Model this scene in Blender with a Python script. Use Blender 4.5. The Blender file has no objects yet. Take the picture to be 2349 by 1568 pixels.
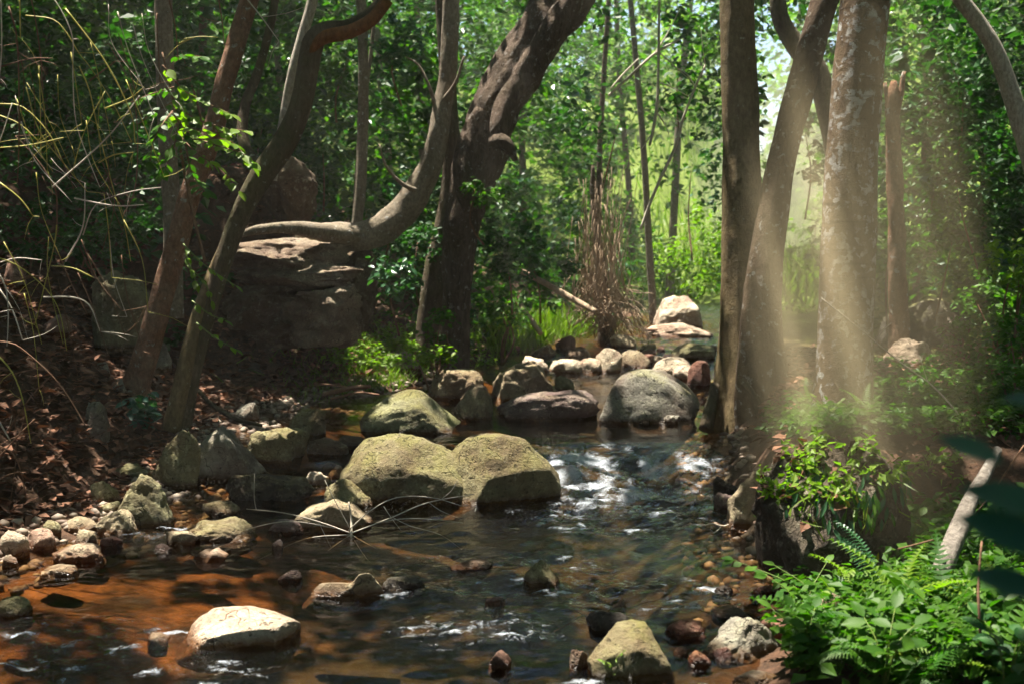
import bpy, math, random
import numpy as np
from mathutils import Vector, Matrix, Quaternion

# ------------------------------------------------------------------ camera, sky, sun, exposure
scene = bpy.context.scene
COL = scene.collection
F, CX, CY = 2610.0, 1174.5, 784.0          # focal length and centre of a 2349 x 1568 picture
CAM_Z, PITCH = 1.60, math.radians(4.03)
cam_d = bpy.data.cameras.new('camera'); cam = bpy.data.objects.new('camera', cam_d); COL.objects.link(cam)
cam.location = (0, 0, CAM_Z); cam.rotation_euler = (math.pi / 2 - PITCH, 0, 0)
cam_d.sensor_width = 36.0; cam_d.lens = 40.0; cam_d.clip_start = 0.05; cam_d.clip_end = 400
cam_d.dof.use_dof = True; cam_d.dof.focus_distance = 7.0; cam_d.dof.aperture_fstop = 2.8
scene.camera = cam

SUN = Vector((-0.20, 0.15, 0.968)).normalized()
world = bpy.data.worlds.new('World'); scene.world = world; world.use_nodes = True
wn = world.node_tree.nodes; wl = world.node_tree.links
sky = wn.new('ShaderNodeTexSky'); sky.sky_type = 'NISHITA'; sky.sun_disc = False
sky.sun_elevation = math.asin(SUN.z); sky.sun_rotation = math.atan2(SUN.x, SUN.y)
wl.new(sky.outputs[0], wn['Background'].inputs[0]); wn['Background'].inputs[1].default_value = 0.065
sun_d = bpy.data.lights.new('sun', 'SUN'); sun = bpy.data.objects.new('sun', sun_d); COL.objects.link(sun)
sun_d.energy = 5.0; sun_d.angle = math.radians(0.5); sun_d.color = (1.0, 0.93, 0.80)
sun.rotation_euler = (-SUN).to_track_quat('-Z', 'Y').to_euler(); sun.location = (0, 10, 30)
vs = scene.view_settings
vs.view_transform = 'Standard'; vs.look = 'None'; vs.gamma = 1.0; vs.use_curve_mapping = False
vs.exposure = 2.05
scene.cycles.use_denoising = True; scene.cycles.use_adaptive_sampling = True; scene.cycles.adaptive_threshold = .03
scene.cycles.max_bounces = 8; scene.cycles.transparent_max_bounces = 12
scene.cycles.diffuse_bounces = 3; scene.cycles.glossy_bounces = 2; scene.cycles.volume_bounces = 0
scene.cycles.caustics_reflective = False; scene.cycles.caustics_refractive = False
scene.cycles.sample_clamp_indirect = 4.0

rng = np.random.default_rng(11)
random.seed(5)

# ------------------------------------------------------------------ helpers
def smooth(a, b, x):
    t = np.clip((np.asarray(x, float) - a) / (b - a), 0, 1); return t * t * (3 - 2 * t)

def vnoise(P):
    P = np.asarray(P, float); i = np.floor(P).astype(np.int64); f = P - i; f = f * f * (3 - 2 * f)
    def h(dx, dy, dz):
        n = ((i[..., 0] + dx) * 374761393 + (i[..., 1] + dy) * 668265263 + (i[..., 2] + dz) * 2147483647) & 0xffffffff
        n = ((n ^ (n >> 13)) * 1274126177) & 0xffffffff
        n = ((n ^ (n >> 16)) * 2246822519) & 0xffffffff
        return (n & 0xffff) / 32767.5 - 1.0
    def lx(dy, dz): return h(0, dy, dz) * (1 - f[..., 0]) + h(1, dy, dz) * f[..., 0]
    def ly(dz): return lx(0, dz) * (1 - f[..., 1]) + lx(1, dz) * f[..., 1]
    return ly(0) * (1 - f[..., 2]) + ly(1) * f[..., 2]

def fbm(P, o=4, g=0.5):
    P = np.asarray(P, float); s = 0; a = 1; t = 0
    for k in range(o):
        s = s + a * vnoise(P * (2.03 ** k) + 17.3 * k); t += a; a *= g
    return s / t

def xy(x, y): return np.stack([np.asarray(x, float), np.asarray(y, float), np.zeros_like(np.asarray(x, float))], -1)

CP, SP = math.cos(PITCH), math.sin(PITCH)
def ray(px, py):
    a = (px - CX) / F; b = -(py - CY) / F
    return Vector((a, CP + b * SP, -SP + b * CP))
def at(px, py, Y):
    d = ray(px, py); return Vector((0, 0, CAM_Z)) + d * (Y / d.y)
def project(P):
    P = np.asarray(P, float); z = P[..., 2] - CAM_Z
    fw = P[..., 1] * CP - z * SP; up = P[..., 1] * SP + z * CP
    fw = np.where(np.abs(fw) < 1e-3, 1e-3, fw)
    return CX + F * P[..., 0] / fw, CY - F * up / fw, fw

# ------------------------------------------------------------------ the lie of the land
def water_z(y):
    return np.interp(y, [-20, 7.3, 7.9, 8.7, 12, 13, 15, 18, 30, 60], [0, 0, .05, .19, .21, .29, .50, .62, .75, .9])
def left_x(y):
    return np.interp(y, [-6, 2, 4, 5, 6, 7, 8.2, 10, 11.5, 13, 15, 17, 20, 26], [-7, -5, -4.2, -3.4, -2.75, -2.2, -2.15, -2.1, -1.75, -.6, .5, 1.6, 2.4, 3.5])
def right_x(y):
    return np.interp(y, [-6, 2, 4.3, 5.6, 7, 8.2, 9.6, 11.5, 15, 18, 26], [.2, .5, .85, 1.2, 1.35, 1.5, 1.75, 2.1, 2.9, 3.6, 5.2])

def land_z(x, y, detail=True):
    x = np.asarray(x, float); y = np.asarray(y, float)
    wob = 0.12 * vnoise(xy(x * 1.3 + 5, y * 1.3)) if detail else 0
    dl = left_x(y) - x + wob; dr = x - right_x(y) + wob; w = water_z(y)
    ins = np.minimum(-dl, -dr)
    bed = w - 0.03 - .10 * smooth(0, .7, ins) - .26 * smooth(.5, 2.2, -dl) * smooth(0, .7, ins)
    bench = np.interp(y, [0, 9, 10, 12, 18, 24], [.55, .65, 1.1, 2.1, 2.4, 2.6])
    steep = np.interp(y, [0, 8, 10, 16, 22], [.95, .95, .75, .5, .4])
    zl = w - 0.03 + .24 * np.minimum(dl, bench) + steep * np.maximum(dl - bench, 0) - .45 * steep * np.maximum(dl - bench - 7, 0)
    step = np.interp(y, [0, 5.9, 6.6, 9, 12], [.10, .12, .60, .45, .28])
    zr = w - 0.03 + step * smooth(-.02, .6, dr) + .05 * np.maximum(dr, 0) + .30 * np.maximum(dr - 4.5, 0)
    bed = bed + (np.maximum(zl * 0 + w + .1, 0) - bed) * smooth(22, 25, y)
    zl = zl + 1.6 * np.exp(-((x + 3.0) / 1.1) ** 2 - ((y - 13.2) / .95) ** 2)
    z = np.where(dl > 0, zl, np.where(dr > 0, zr, bed))
    hill = (8.5 * smooth(24, 50, y) + 4 * smooth(45, 75, y)) * (1 - .72 * np.exp(-((x - .236 * y) / (.035 * y + 1.2)) ** 2))
    z = z + hill * (1 - .25 * smooth(-2, 10, dl))
    if detail:
        P = xy(x, y); out = smooth(-.1, .5, np.maximum(dl, dr))
        z = z + out * (.10 * fbm(P * 1.1, 4) + .03 * fbm(P * 6, 3)) + (1 - out) * .035 * fbm(P * 3.2, 4)
    return z
def surf_z(x, y):
    z = land_z(x, y); ins = (np.asarray(x) > left_x(y) - .2) & (np.asarray(x) < right_x(y) + .2)
    return np.maximum(z, np.where(ins, water_z(y), -9))
def hit(px, py, y0=2.5, y1=70.0):              # where the sight line through a picture point meets land or water
    d = ray(px, py); o = Vector((0, 0, CAM_Z))
    for n in range(3):
        ys = np.linspace(y0, y1, 400 if n == 0 else 40); t = ys / d.y
        m = np.nonzero(CAM_Z + d.z * t <= surf_z(d.x * t, ys))[0]
        if len(m) == 0: return o + d * (y1 / d.y)
        k = max(int(m[0]), 1); y0, y1 = ys[k - 1], ys[k]
    return o + d * (y1 / d.y)

# ------------------------------------------------------------------ object helpers
def tag(o, label=None, cat=None, group=None, kind=None):
    if label: o['label'] = label
    if cat: o['category'] = cat
    if group: o['group'] = group
    if kind: o['kind'] = kind
    return o
def link(o, parent=None):
    COL.objects.link(o)
    if parent is not None: o.parent = parent
    return o
def empty(name, loc, label, cat, group=None):
    o = bpy.data.objects.new(name, None); o.location = loc; o.empty_display_size = .1
    link(o); return tag(o, label, cat, group)
def mesh_from(name, V, faces, mat, smooth_shade=True):
    me = bpy.data.meshes.new(name); V = np.asarray(V, np.float32)
    if isinstance(faces, np.ndarray):
        n, k = faces.shape
        me.vertices.add(len(V)); me.vertices.foreach_set('co', V.ravel())
        me.loops.add(n * k); me.loops.foreach_set('vertex_index', faces.astype(np.int32).ravel())
        me.polygons.add(n); me.polygons.foreach_set('loop_start', np.arange(0, n * k, k, dtype=np.int32))
        me.update(calc_edges=True)
    else:
        me.from_pydata([tuple(v) for v in V.tolist()], [], faces); me.update()
    me.polygons.foreach_set('use_smooth', np.full(len(me.polygons), smooth_shade, dtype=bool))
    if mat: me.materials.append(mat)
    return me
def obj(name, me, parent=None, loc=None):
    o = bpy.data.objects.new(name, me)
    if loc is not None: o.location = loc
    return link(o, parent)
def attr(me, name, vals, dom='POINT'):
    a = me.attributes.new(name, 'FLOAT', dom); a.data.foreach_set('value', np.asarray(vals, np.float32)); me.update()

# ------------------------------------------------------------------ materials
class N:
    def __init__(self, name):
        self.m = bpy.data.materials.new(name); self.m.use_nodes = True
        self.t = self.m.node_tree; self.b = self.t.nodes['Principled BSDF']; self.out = self.t.nodes['Material Output']
    def n(self, typ, **kw):
        x = self.t.nodes.new(typ)
        for k, v in kw.items():
            if k.startswith('i_'): x.inputs[k[2:]].default_value = v
            else: setattr(x, k, v)
        return x
    def l(self, a, b): self.t.links.new(a, b)
    def coord(self, out='Object', scale=(1, 1, 1)):
        c = self.n('ShaderNodeTexCoord'); mp = self.n('ShaderNodeMapping'); mp.inputs['Scale'].default_value = scale
        self.l(c.outputs[out], mp.inputs[0]); return mp.outputs[0]
    def noise(self, vec, scale, detail=5, rough=.6, dist=0):
        x = self.n('ShaderNodeTexNoise'); x.inputs['Scale'].default_value = scale; x.inputs['Detail'].default_value = detail
        x.inputs['Roughness'].default_value = rough; x.inputs['Distortion'].default_value = dist
        self.l(vec, x.inputs['Vector']); return x.outputs[0]
    def ramp(self, fac, a, b, ca=(0, 0, 0, 1), cb=(1, 1, 1, 1)):
        r = self.n('ShaderNodeValToRGB'); e = r.color_ramp.elements
        e[0].position = a; e[1].position = b; e[0].color = ca; e[1].color = cb
        self.l(fac, r.inputs[0]); return r.outputs[0]
    def mix(self, fac, a, b, mode='MIX'):
        x = self.n('ShaderNodeMix', data_type='RGBA', blend_type=mode)
        for v, i in ((fac, 0), (a, 6), (b, 7)):
            if hasattr(v, 'links'): self.l(v, x.inputs[i])
            else: x.inputs[i].default_value = v if i == 0 or len(v) == 4 else (*v, 1)
        return x.outputs[2]
    def math(self, op, a, b=None, clamp=False):
        x = self.n('ShaderNodeMath', operation=op, use_clamp=clamp)
        for v, i in ((a, 0), (b, 1)):
            if v is None: continue
            if hasattr(v, 'links'): self.l(v, x.inputs[i])
            else: x.inputs[i].default_value = v
        return x.outputs[0]
    def bump(self, h, strength, dist=.02):
        x = self.n('ShaderNodeBump'); x.inputs['Strength'].default_value = strength; x.inputs['Distance'].default_value = dist
        self.l(h, x.inputs['Height']); self.l(x.outputs[0], self.b.inputs['Normal']); return x.outputs[0]

def rock_material():
    k = N('stream_rock'); v = k.coord(); oi = k.n('ShaderNodeObjectInfo')
    off = k.n('ShaderNodeVectorMath', operation='ADD'); k.l(v, off.inputs[0])
    sc = k.n('ShaderNodeVectorMath', operation='SCALE'); k.l(oi.outputs['Location'], sc.inputs[0]); sc.inputs['Scale'].default_value = 3.7
    k.l(sc.outputs[0], off.inputs[1]); p = off.outputs[0]
    big = k.noise(p, 4.5, 6, .65); fine = k.noise(p, 60, 6, .7); mid = k.noise(p, 16, 6, .7)
    c = k.mix(k.ramp(big, .3, .7), (.55, .5, .45), (1.25, 1.2, 1.1)); c = k.mix(1, oi.outputs['Color'], c, 'MULTIPLY')
    c = k.mix(.5, c, k.ramp(fine, .3, .7, (.45, .43, .4, 1), (1.3, 1.3, 1.3, 1)), 'MULTIPLY')
    c = k.mix(k.ramp(k.noise(p, 1.9, 4, .6, .5), .42, .58), c, k.mix(1, c, (.62, .52, .50), 'MULTIPLY'))
    # pale crusty lichen
    lich = k.math('MULTIPLY', k.math('MULTIPLY', k.ramp(mid, .55, .62), k.ramp(big, .38, .55)), .8)
    c = k.mix(lich, c, k.mix(.5, k.mix(1, c, (2.2, 2.2, 2.0), 'MULTIPLY'), (.34, .34, .27)))
    # moss on faces that look up
    g = k.n('ShaderNodeNewGeometry'); s = k.n('ShaderNodeSeparateXYZ'); k.l(g.outputs['Normal'], s.inputs[0])
    up = k.math('ADD', s.outputs[2], k.math('MULTIPLY', k.math('SUBTRACT', mid, .5), 1.6))
    moss = k.math('MULTIPLY', k.math('MULTIPLY', k.ramp(up, .2, .8), k.ramp(big, .42, .56)), oi.outputs['Alpha'])
    c = k.mix(moss, c, k.mix(fine, (.085, .085, .018), (.19, .17, .05)))
    # wet, iron-stained foot
    so = k.n('ShaderNodeSeparateXYZ'); k.l(v, so.inputs[0])
    hz = k.math('ADD', so.outputs[2], k.math('MULTIPLY', k.math('SUBTRACT', mid, .5), .06))
    wet = k.ramp(hz, .025, .06, (1, 1, 1, 1), (0, 0, 0, 1))
    c = k.mix(wet, c, k.mix(1, c, (.42, .24, .13), 'MULTIPLY'))
    vo = k.n('ShaderNodeTexVoronoi', feature='DISTANCE_TO_EDGE'); vo.inputs['Scale'].default_value = 3.3
    wp = k.n('ShaderNodeVectorMath', operation='ADD'); k.l(p, wp.inputs[0]); nn = k.n('ShaderNodeTexNoise'); nn.inputs['Scale'].default_value = 5; k.l(p, nn.inputs['Vector']); k.l(nn.outputs[1], wp.inputs[1]); k.l(wp.outputs[0], vo.inputs['Vector'])
    crack = k.math('MULTIPLY', k.ramp(vo.outputs[0], .004, .02, (1, 1, 1, 1), (0, 0, 0, 1)), k.ramp(big, .46, .56))
    pits = k.ramp(k.noise(p, 28, 3, .5), .30, .38, (1, 1, 1, 1), (0, 0, 0, 1))
    c = k.mix(k.math('MAXIMUM', k.math('MULTIPLY', crack, .8), k.math('MULTIPLY', pits, .55)), c, k.mix(1, c, (.22, .2, .18), 'MULTIPLY'))
    k.l(c, k.b.inputs['Base Color'])
    k.l(k.math('SUBTRACT', .88, k.math('MULTIPLY', wet, .62)), k.b.inputs['Roughness'])
    k.b.inputs['Specular IOR Level'].default_value = .35
    h = k.math('ADD', k.math('MULTIPLY', mid, .9), k.math('MULTIPLY', fine, .45)); h = k.math('SUBTRACT', h, k.math('MULTIPLY', k.math('MAXIMUM', crack, pits), .6))
    k.bump(h, .9, .04)
    return k.m

def bark_material(name, c1, c2, lichen=0.0, lcol=(.5, .5, .46), stretch=.35, moss=0.0, dist=.02, band=0.0):
    k = N(name); v = k.coord(scale=(1, 1, stretch)); v1 = k.coord()
    big = k.noise(v, 5, 5, .6); fib = k.noise(v, 38, 6, .7, .3); mid = k.noise(v1, 9, 6, .72)
    c = k.mix(k.ramp(big, .3, .7), c1, c2)
    c = k.mix(.8, c, k.ramp(fib, .3, .7, (.35, .33, .32, 1), (1.35, 1.35, 1.35, 1)), 'MULTIPLY')
    if moss: c = k.mix(k.math('MULTIPLY', k.ramp(k.noise(v1, 3.2, 5), .45, .62), moss), c, (.055, .075, .015))
    if lichen:
        vo = k.noise(v1, 17, 5, .6, .2)
        c = k.mix(k.math('MULTIPLY', k.ramp(vo, .66 - .1 * lichen, .69 - .1 * lichen), k.ramp(mid, .42, .56)), c, lcol)
    if band: 
        bn = k.noise(k.coord(scale=(.6, .6, 9)), 3, 3, .5)
        c = k.mix(k.ramp(bn, .62, .68), c, k.mix(1, c, (.5, .45, .42), 'MULTIPLY'))
    k.l(c, k.b.inputs['Base Color']); k.b.inputs['Roughness'].default_value = .9; k.b.inputs['Specular IOR Level'].default_value = .2
    k.bump(k.math('ADD', k.math('MULTIPLY', fib, .7), mid), 1.0, dist * 1.5)
    return k.m

def leaf_material(name, c1, c2, trans=.35, rough=.38, spec=.5, tcol=None):
    k = N(name); a = k.n('ShaderNodeAttribute', attribute_name='rnd'); oi = k.n('ShaderNodeObjectInfo')
    r = k.math('FRACT', k.math('ADD', a.outputs['Fac'], oi.outputs['Random']))
    c = k.mix(r, c1, c2)
    k.l(c, k.b.inputs['Base Color']); k.b.inputs['Roughness'].default_value = rough; k.b.inputs['Specular IOR Level'].default_value = spec
    tr = k.n('ShaderNodeBsdfTranslucent'); tm = k.mix(1, c, tcol or (1.4, 1.9, .35), 'MULTIPLY'); k.l(tm, tr.inputs[0])
    mx = k.n('ShaderNodeMixShader'); mx.inputs[0].default_value = trans
    k.l(k.b.outputs[0], mx.inputs[1]); k.l(tr.outputs[0], mx.inputs[2]); k.l(mx.outputs[0], k.out.inputs[0])
    return k.m

def plain(name, c, rough=.8, spec=.3, vary=.35, scale=25):
    k = N(name); v = k.coord(); nz = k.noise(v, scale, 5, .65)
    cc = k.mix(1, c, k.ramp(nz, .25, .75, (1 - vary, 1 - vary, 1 - vary, 1), (1 + vary, 1 + vary, 1 + vary, 1)), 'MULTIPLY')
    k.l(cc, k.b.inputs['Base Color']); k.b.inputs['Roughness'].default_value = rough; k.b.inputs['Specular IOR Level'].default_value = spec
    k.bump(nz, .4, .01)
    return k.m

M = {}
M['rock'] = rock_material()
M['bark_red'] = bark_material('reddish_bark', (.24, .105, .055), (.27, .18, .125), .55, (.36, .35, .31), .6)
M['bark_dark'] = bark_material('dark_bark', (.075, .052, .034), (.155, .12, .08), .25, (.30, .30, .25), .4, .35)
M['bark_olive'] = bark_material('olive_smooth_bark', (.16, .11, .055), (.21, .155, .085), .12, (.3, .28, .2), .5, .2, .012)
M['bark_lichen'] = bark_material('lichen_spotted_bark', (.12, .075, .045), (.21, .14, .085), 1.35, (.46, .46, .45), .7, .05, .015, .5)
M['bark_twin'] = bark_material('dark_mottled_bark', (.07, .045, .03), (.15, .10, .065), .75, (.33, .32, .29), .5, .1, .02)
M['bark_rough'] = bark_material('rough_furrowed_bark', (.085, .058, .042), (.22, .16, .12), .7, (.33, .29, .26), .3, .12, .06)
M['bark_grey'] = bark_material('grey_smooth_bark', (.19, .15, .11), (.28, .235, .18), .45, (.42, .42, .40), .6, .15, .012)
M['bark_pale'] = bark_material('pale_bark', (.42, .37, .31), (.55, .50, .43), .3, (.62, .6, .55), .5, 0, .01)
M['bark_orange'] = bark_material('orange_bark', (.17, .065, .02), (.24, .10, .035), .15, (.3, .3, .24), .5, .1, .01)
M['dead_wood'] = bark_material('dead_wood', (.30, .21, .14), (.45, .34, .24), 0, (.4, .4, .4), .2, 0, .008)
M['bark_drift'] = bark_material('weathered_grey_wood', (.15, .13, .11), (.30, .265, .23), .6, (.40, .38, .35), .2, 0, .02)
M['dead_pale'] = plain('bleached_twig', (.50, .44, .36), .8, .2, .25, 40)
M['twig_brown'] = plain('brown_twig', (.16, .09, .055), .85, .2, .35, 40)
M['stem_yellow'] = plain('yellow_green_stem', (.36, .32, .06), .55, .4, .3, 12)
M['stem_green'] = plain('green_stem', (.10, .15, .02), .55, .4, .3, 12)
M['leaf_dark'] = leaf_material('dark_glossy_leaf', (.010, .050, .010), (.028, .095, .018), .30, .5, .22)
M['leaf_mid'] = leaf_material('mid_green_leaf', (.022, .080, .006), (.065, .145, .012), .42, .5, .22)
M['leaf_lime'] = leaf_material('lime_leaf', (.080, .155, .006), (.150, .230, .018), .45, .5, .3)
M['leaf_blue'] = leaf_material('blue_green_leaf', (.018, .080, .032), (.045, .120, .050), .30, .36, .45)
M['leaf_litter'] = leaf_material('fallen_leaf', (.045, .022, .013), (.23, .11, .065), .12, .75, .2, (1.1, .9, .6))
M['leaf_teal'] = leaf_material('teal_leaf', (.022, .085, .060), (.03, .095, .065), .25, .4, .5)
M['leaf_yellow'] = leaf_material('yellow_leaf', (.45, .28, .02), (.5, .33, .03), .3, .5, .3)
M['grass'] = leaf_material('grass_blade', (.07, .13, .010), (.15, .21, .02), .4, .5, .3)

# ------------------------------------------------------------------ ground
def ground_material():
    k = N('forest_floor'); v = k.coord()
    bed = k.n('ShaderNodeAttribute', attribute_name='bed').outputs['Fac']; grs = k.n('ShaderNodeAttribute', attribute_name='grass').outputs['Fac']
    n1 = k.noise(v, 2.2, 6, .65); n2 = k.noise(v, 14, 6, .7); n3 = k.noise(v, 55, 5, .7)
    soil = k.mix(k.ramp(n2, .3, .7), (.035, .022, .014), (.12, .065, .04))
    soil = k.mix(.6, soil, k.ramp(n3, .3, .7, (.4, .4, .4, 1), (1.5, 1.4, 1.3, 1)), 'MULTIPLY')
    vo = k.n('ShaderNodeTexVoronoi'); vo.inputs['Scale'].default_value = 11; k.l(v, vo.inputs['Vector'])
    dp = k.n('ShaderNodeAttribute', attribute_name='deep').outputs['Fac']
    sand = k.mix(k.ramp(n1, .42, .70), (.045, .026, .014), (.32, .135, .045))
    sand = k.mix(dp, sand, k.mix(k.ramp(n1, .35, .65), (.018, .017, .010), (.075, .060, .030)))  # darker bed colour stands in for light absorbed by deeper water
    sand = k.mix(.8, sand, k.ramp(n2, .3, .7, (.35, .32, .3, 1), (1.3, 1.3, 1.3, 1)), 'MULTIPLY')
    sand = k.mix(k.ramp(vo.outputs['Distance'], .1, .45, (.7, .7, .7, 1), (0, 0, 0, 1)), sand, k.mix(1, sand, (.55, .5, .48), 'MULTIPLY'))
    gr = k.mix(k.ramp(n2, .3, .7), (.06, .10, .012), (.15, .20, .025))
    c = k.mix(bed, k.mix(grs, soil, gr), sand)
    k.l(c, k.b.inputs['Base Color']); k.b.inputs['Roughness'].default_value = .9; k.b.inputs['Specular IOR Level'].default_value = .2
    k.bump(k.math('ADD', n2, k.math('MULTIPLY', n3, .4)), .8, .05)
    return k.m

def spaced(a, b, n, c, w):                     # grid lines, dense around c
    t = np.linspace(-1, 1, n * 8); d = 1 / (np.sqrt(1 + ((a + (t + 1) / 2 * (b - a) - c) / w) ** 2)); s = np.cumsum(d); s = (s - s[0]) / (s[-1] - s[0])
    xs = a + (t + 1) / 2 * (b - a); return np.interp(np.linspace(0, 1, n), s, xs)
gx = spaced(-45, 45, 320, 0, 4.0); gy = spaced(-18, 75, 350, 8, 7.0)
X, Yg = np.meshgrid(gx, gy); Z = land_z(X, Yg)
nx, ny = len(gx), len(gy); idx = np.arange(nx * ny).reshape(ny, nx)
quads = np.stack([idx[:-1, :-1], idx[:-1, 1:], idx[1:, 1:], idx[1:, :-1]], -1).reshape(-1, 4)
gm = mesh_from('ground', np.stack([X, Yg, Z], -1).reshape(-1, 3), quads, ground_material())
attr(gm, 'bed', ((1 - smooth(21, 24, Yg)) * (1 - smooth(-.25, .25, np.maximum(left_x(Yg) - X, X - right_x(Yg)) + .25 * vnoise(xy(X * 2, Yg * 2))))).ravel())
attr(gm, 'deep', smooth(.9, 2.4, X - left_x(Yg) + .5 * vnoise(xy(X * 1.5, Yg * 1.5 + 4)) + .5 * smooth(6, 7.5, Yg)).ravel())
attr(gm, 'grass', np.maximum(smooth(20, 27, Yg + 2 * vnoise(xy(X * .4, Yg * .4))), smooth(12.5, 16, Yg + 2 * vnoise(xy(X * .4, Yg * .4))) * smooth(3.0, 4, X)).ravel())
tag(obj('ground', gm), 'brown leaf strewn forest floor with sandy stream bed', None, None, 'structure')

# ------------------------------------------------------------------ stream water
def rapid(x, y):
    return np.exp(-((x - .78) / .72) ** 2) * np.exp(-((y - 8.05) / .55) ** 2)
def rapid2(x, y):
    return .55 * np.exp(-((x + .1) / .5) ** 2) * np.exp(-((y - 4.85) / .28) ** 2) + .5 * np.exp(-((x + .35) / .45) ** 2) * np.exp(-((y - 10.7) / .25) ** 2) + .35 * np.exp(-((x - .75) / .7) ** 2) * np.exp(-((y - 6.9) / .35) ** 2) + .5 * np.exp(-((x - .9) / .35) ** 2) * np.exp(-((y - 5.3) / .15) ** 2)
def ridge(P, o): return 1 - np.abs(fbm(P, o)) * 2.2
def riffle(x, y):
    n = fbm(xy(x * .55 + 3, y * 1.5 + 1), 3); return np.clip(1.3 * smooth(.05, .45, n) * (1 - smooth(6.9, 7.4, y)) + 2 * rapid(x, y) + 1.6 * rapid2(x, y) + .7 * smooth(12.5, 13.5, y) + 1.2 * np.exp(-((x - .7) / .8) ** 2 - ((y - 7.1) / .6) ** 2), 0, 1.6)
def water_wave(x, y):
    fx = x + .25 * vnoise(xy(x * .8, y * .8 + 9)); fy = y + .15 * vnoise(xy(x * .9 + 30, y * .9))
    calm = .013 * fbm(xy(fx * 3.2, fy * 5), 2) + .0062 * ridge(xy(fx * 7, fy * 12), 2) + .0014 * ridge(xy(fx * 18, fy * 28), 1)
    pool = 1 - .55 * smooth(8.6, 9.4, y) * (1 - smooth(12, 13, y))
    r = rapid(x, y); r2 = rapid2(x, y) + .6 * smooth(12.5, 13.5, y)
    chop = .045 * fbm(xy(fx * 4.5, fy * 5), 3) + .028 * ridge(xy(fx * 8, fy * 10), 3) + .012 * ridge(xy(fx * 22, fy * 26), 2)
    return calm * pool * (1 + 1.2 * riffle(x, y)) + chop * r + .35 * chop * r2
def water_material():
    k = N('stream_water'); v = k.coord(); k.t.nodes.remove(k.b)
    foam_glint = k.n('ShaderNodeAttribute', attribute_name='foam_glint').outputs['Fac']
    n1 = k.noise(k.coord(scale=(1, 1.3, 1)), 26, 4, .6, .4); n2 = k.noise(v, 75, 3, .6)
    bp = k.n('ShaderNodeBump'); bp.inputs['Distance'].default_value = .016; rf = k.n('ShaderNodeAttribute', attribute_name='riffle').outputs['Fac']; k.l(k.math('ADD', .12, k.math('MULTIPLY', rf, .75), True), bp.inputs['Strength'])
    k.l(k.math('ADD', n1, k.math('MULTIPLY', n2, .12)), bp.inputs['Height'])
    fr = k.n('ShaderNodeFresnel'); fr.inputs[0].default_value = 1.33; k.l(bp.outputs[0], fr.inputs['Normal'])
    tr = k.n('ShaderNodeBsdfTransparent'); tr.inputs[0].default_value = (.72, .60, .44, 1)
    gl = k.n('ShaderNodeBsdfGlossy'); gl.inputs['Roughness'].default_value = .03; gl.inputs['Color'].default_value = (.95, .97, 1, 1); k.l(bp.outputs[0], gl.inputs['Normal'])
    mx = k.n('ShaderNodeMixShader'); k.l(k.math('MULTIPLY', fr.outputs[0], 1.0, True), mx.inputs[0]); k.l(tr.outputs[0], mx.inputs[1]); k.l(gl.outputs[0], mx.inputs[2])
    fo = k.n('ShaderNodeBsdfPrincipled'); fo.inputs['Base Color'].default_value = (.46, .50, .56, 1); fo.inputs['Roughness'].default_value = .45
    fb = k.n('ShaderNodeBump'); fb.inputs['Strength'].default_value = .8; fb.inputs['Distance'].default_value = .02; k.l(n2, fb.inputs['Height']); k.l(fb.outputs[0], fo.inputs['Normal'])
    st = k.noise(v, 30, 6, .75, .8)
    fm = k.ramp(k.math('ADD', foam_glint, k.math('MULTIPLY', k.math('SUBTRACT', st, .5), 2.0)), .35, 1.15)
    m2 = k.n('ShaderNodeMixShader'); k.l(k.math('MULTIPLY', fm, .7), m2.inputs[0]); k.l(mx.outputs[0], m2.inputs[1]); k.l(fo.outputs[0], m2.inputs[2])
    k.l(m2.outputs[0], k.out.inputs[0]); return k.m
ys = 2.5 * (26 / 2.5) ** np.linspace(0, 1, 620); u = np.linspace(0, 1, 420)
XL = left_x(ys) - .5; XR = right_x(ys) + .5
Xw = XL[:, None] + (XR - XL)[:, None] * u[None]; Yw = np.repeat(ys[:, None], 420, 1)
wv = water_wave(Xw, Yw); Zw = water_z(Yw) + wv
nx, ny = 420, 620; idx = np.arange(nx * ny).reshape(ny, nx)
quads = np.stack([idx[:-1, :-1], idx[:-1, 1:], idx[1:, 1:], idx[1:, :-1]], -1).reshape(-1, 4)
wm = mesh_from('stream_water', np.stack([Xw, Yw, Zw], -1).reshape(-1, 3), quads, water_material())
P = xy(Xw * 7, Yw * 7)
foam_glint = np.clip(1.6 * rapid(Xw, Yw), 0, 1) * (.46 + 1.3 * fbm(xy(Xw * 7, Yw * 6), 4) + 4 * wv) + .8 * np.exp(-((Xw - .85) / .55) ** 2 - ((Yw - 7.45) / .14) ** 2) * (.4 + fbm(xy(Xw * 9, Yw * 14), 3)) + rapid2(Xw, Yw) * (.32 + .9 * fbm(xy(Xw * 6, Yw * 16), 4) + 5 * wv)
foam_glint = foam_glint + .75 * np.clip(riffle(Xw, Yw), 0, 1) * smooth(.16, .6, fbm(xy(Xw * 7, Yw * 20), 3)) * (1 - smooth(7, 7.6, Yw))  # pale flecks on the riffles serve as painted sun glints
attr(wm, 'foam_glint', np.clip(foam_glint, 0, 1).ravel()); attr(wm, 'riffle', riffle(Xw, Yw).ravel())
tag(obj('water', wm), 'shallow brown stream water with ripples and white rapids', None, None, 'structure')

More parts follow.
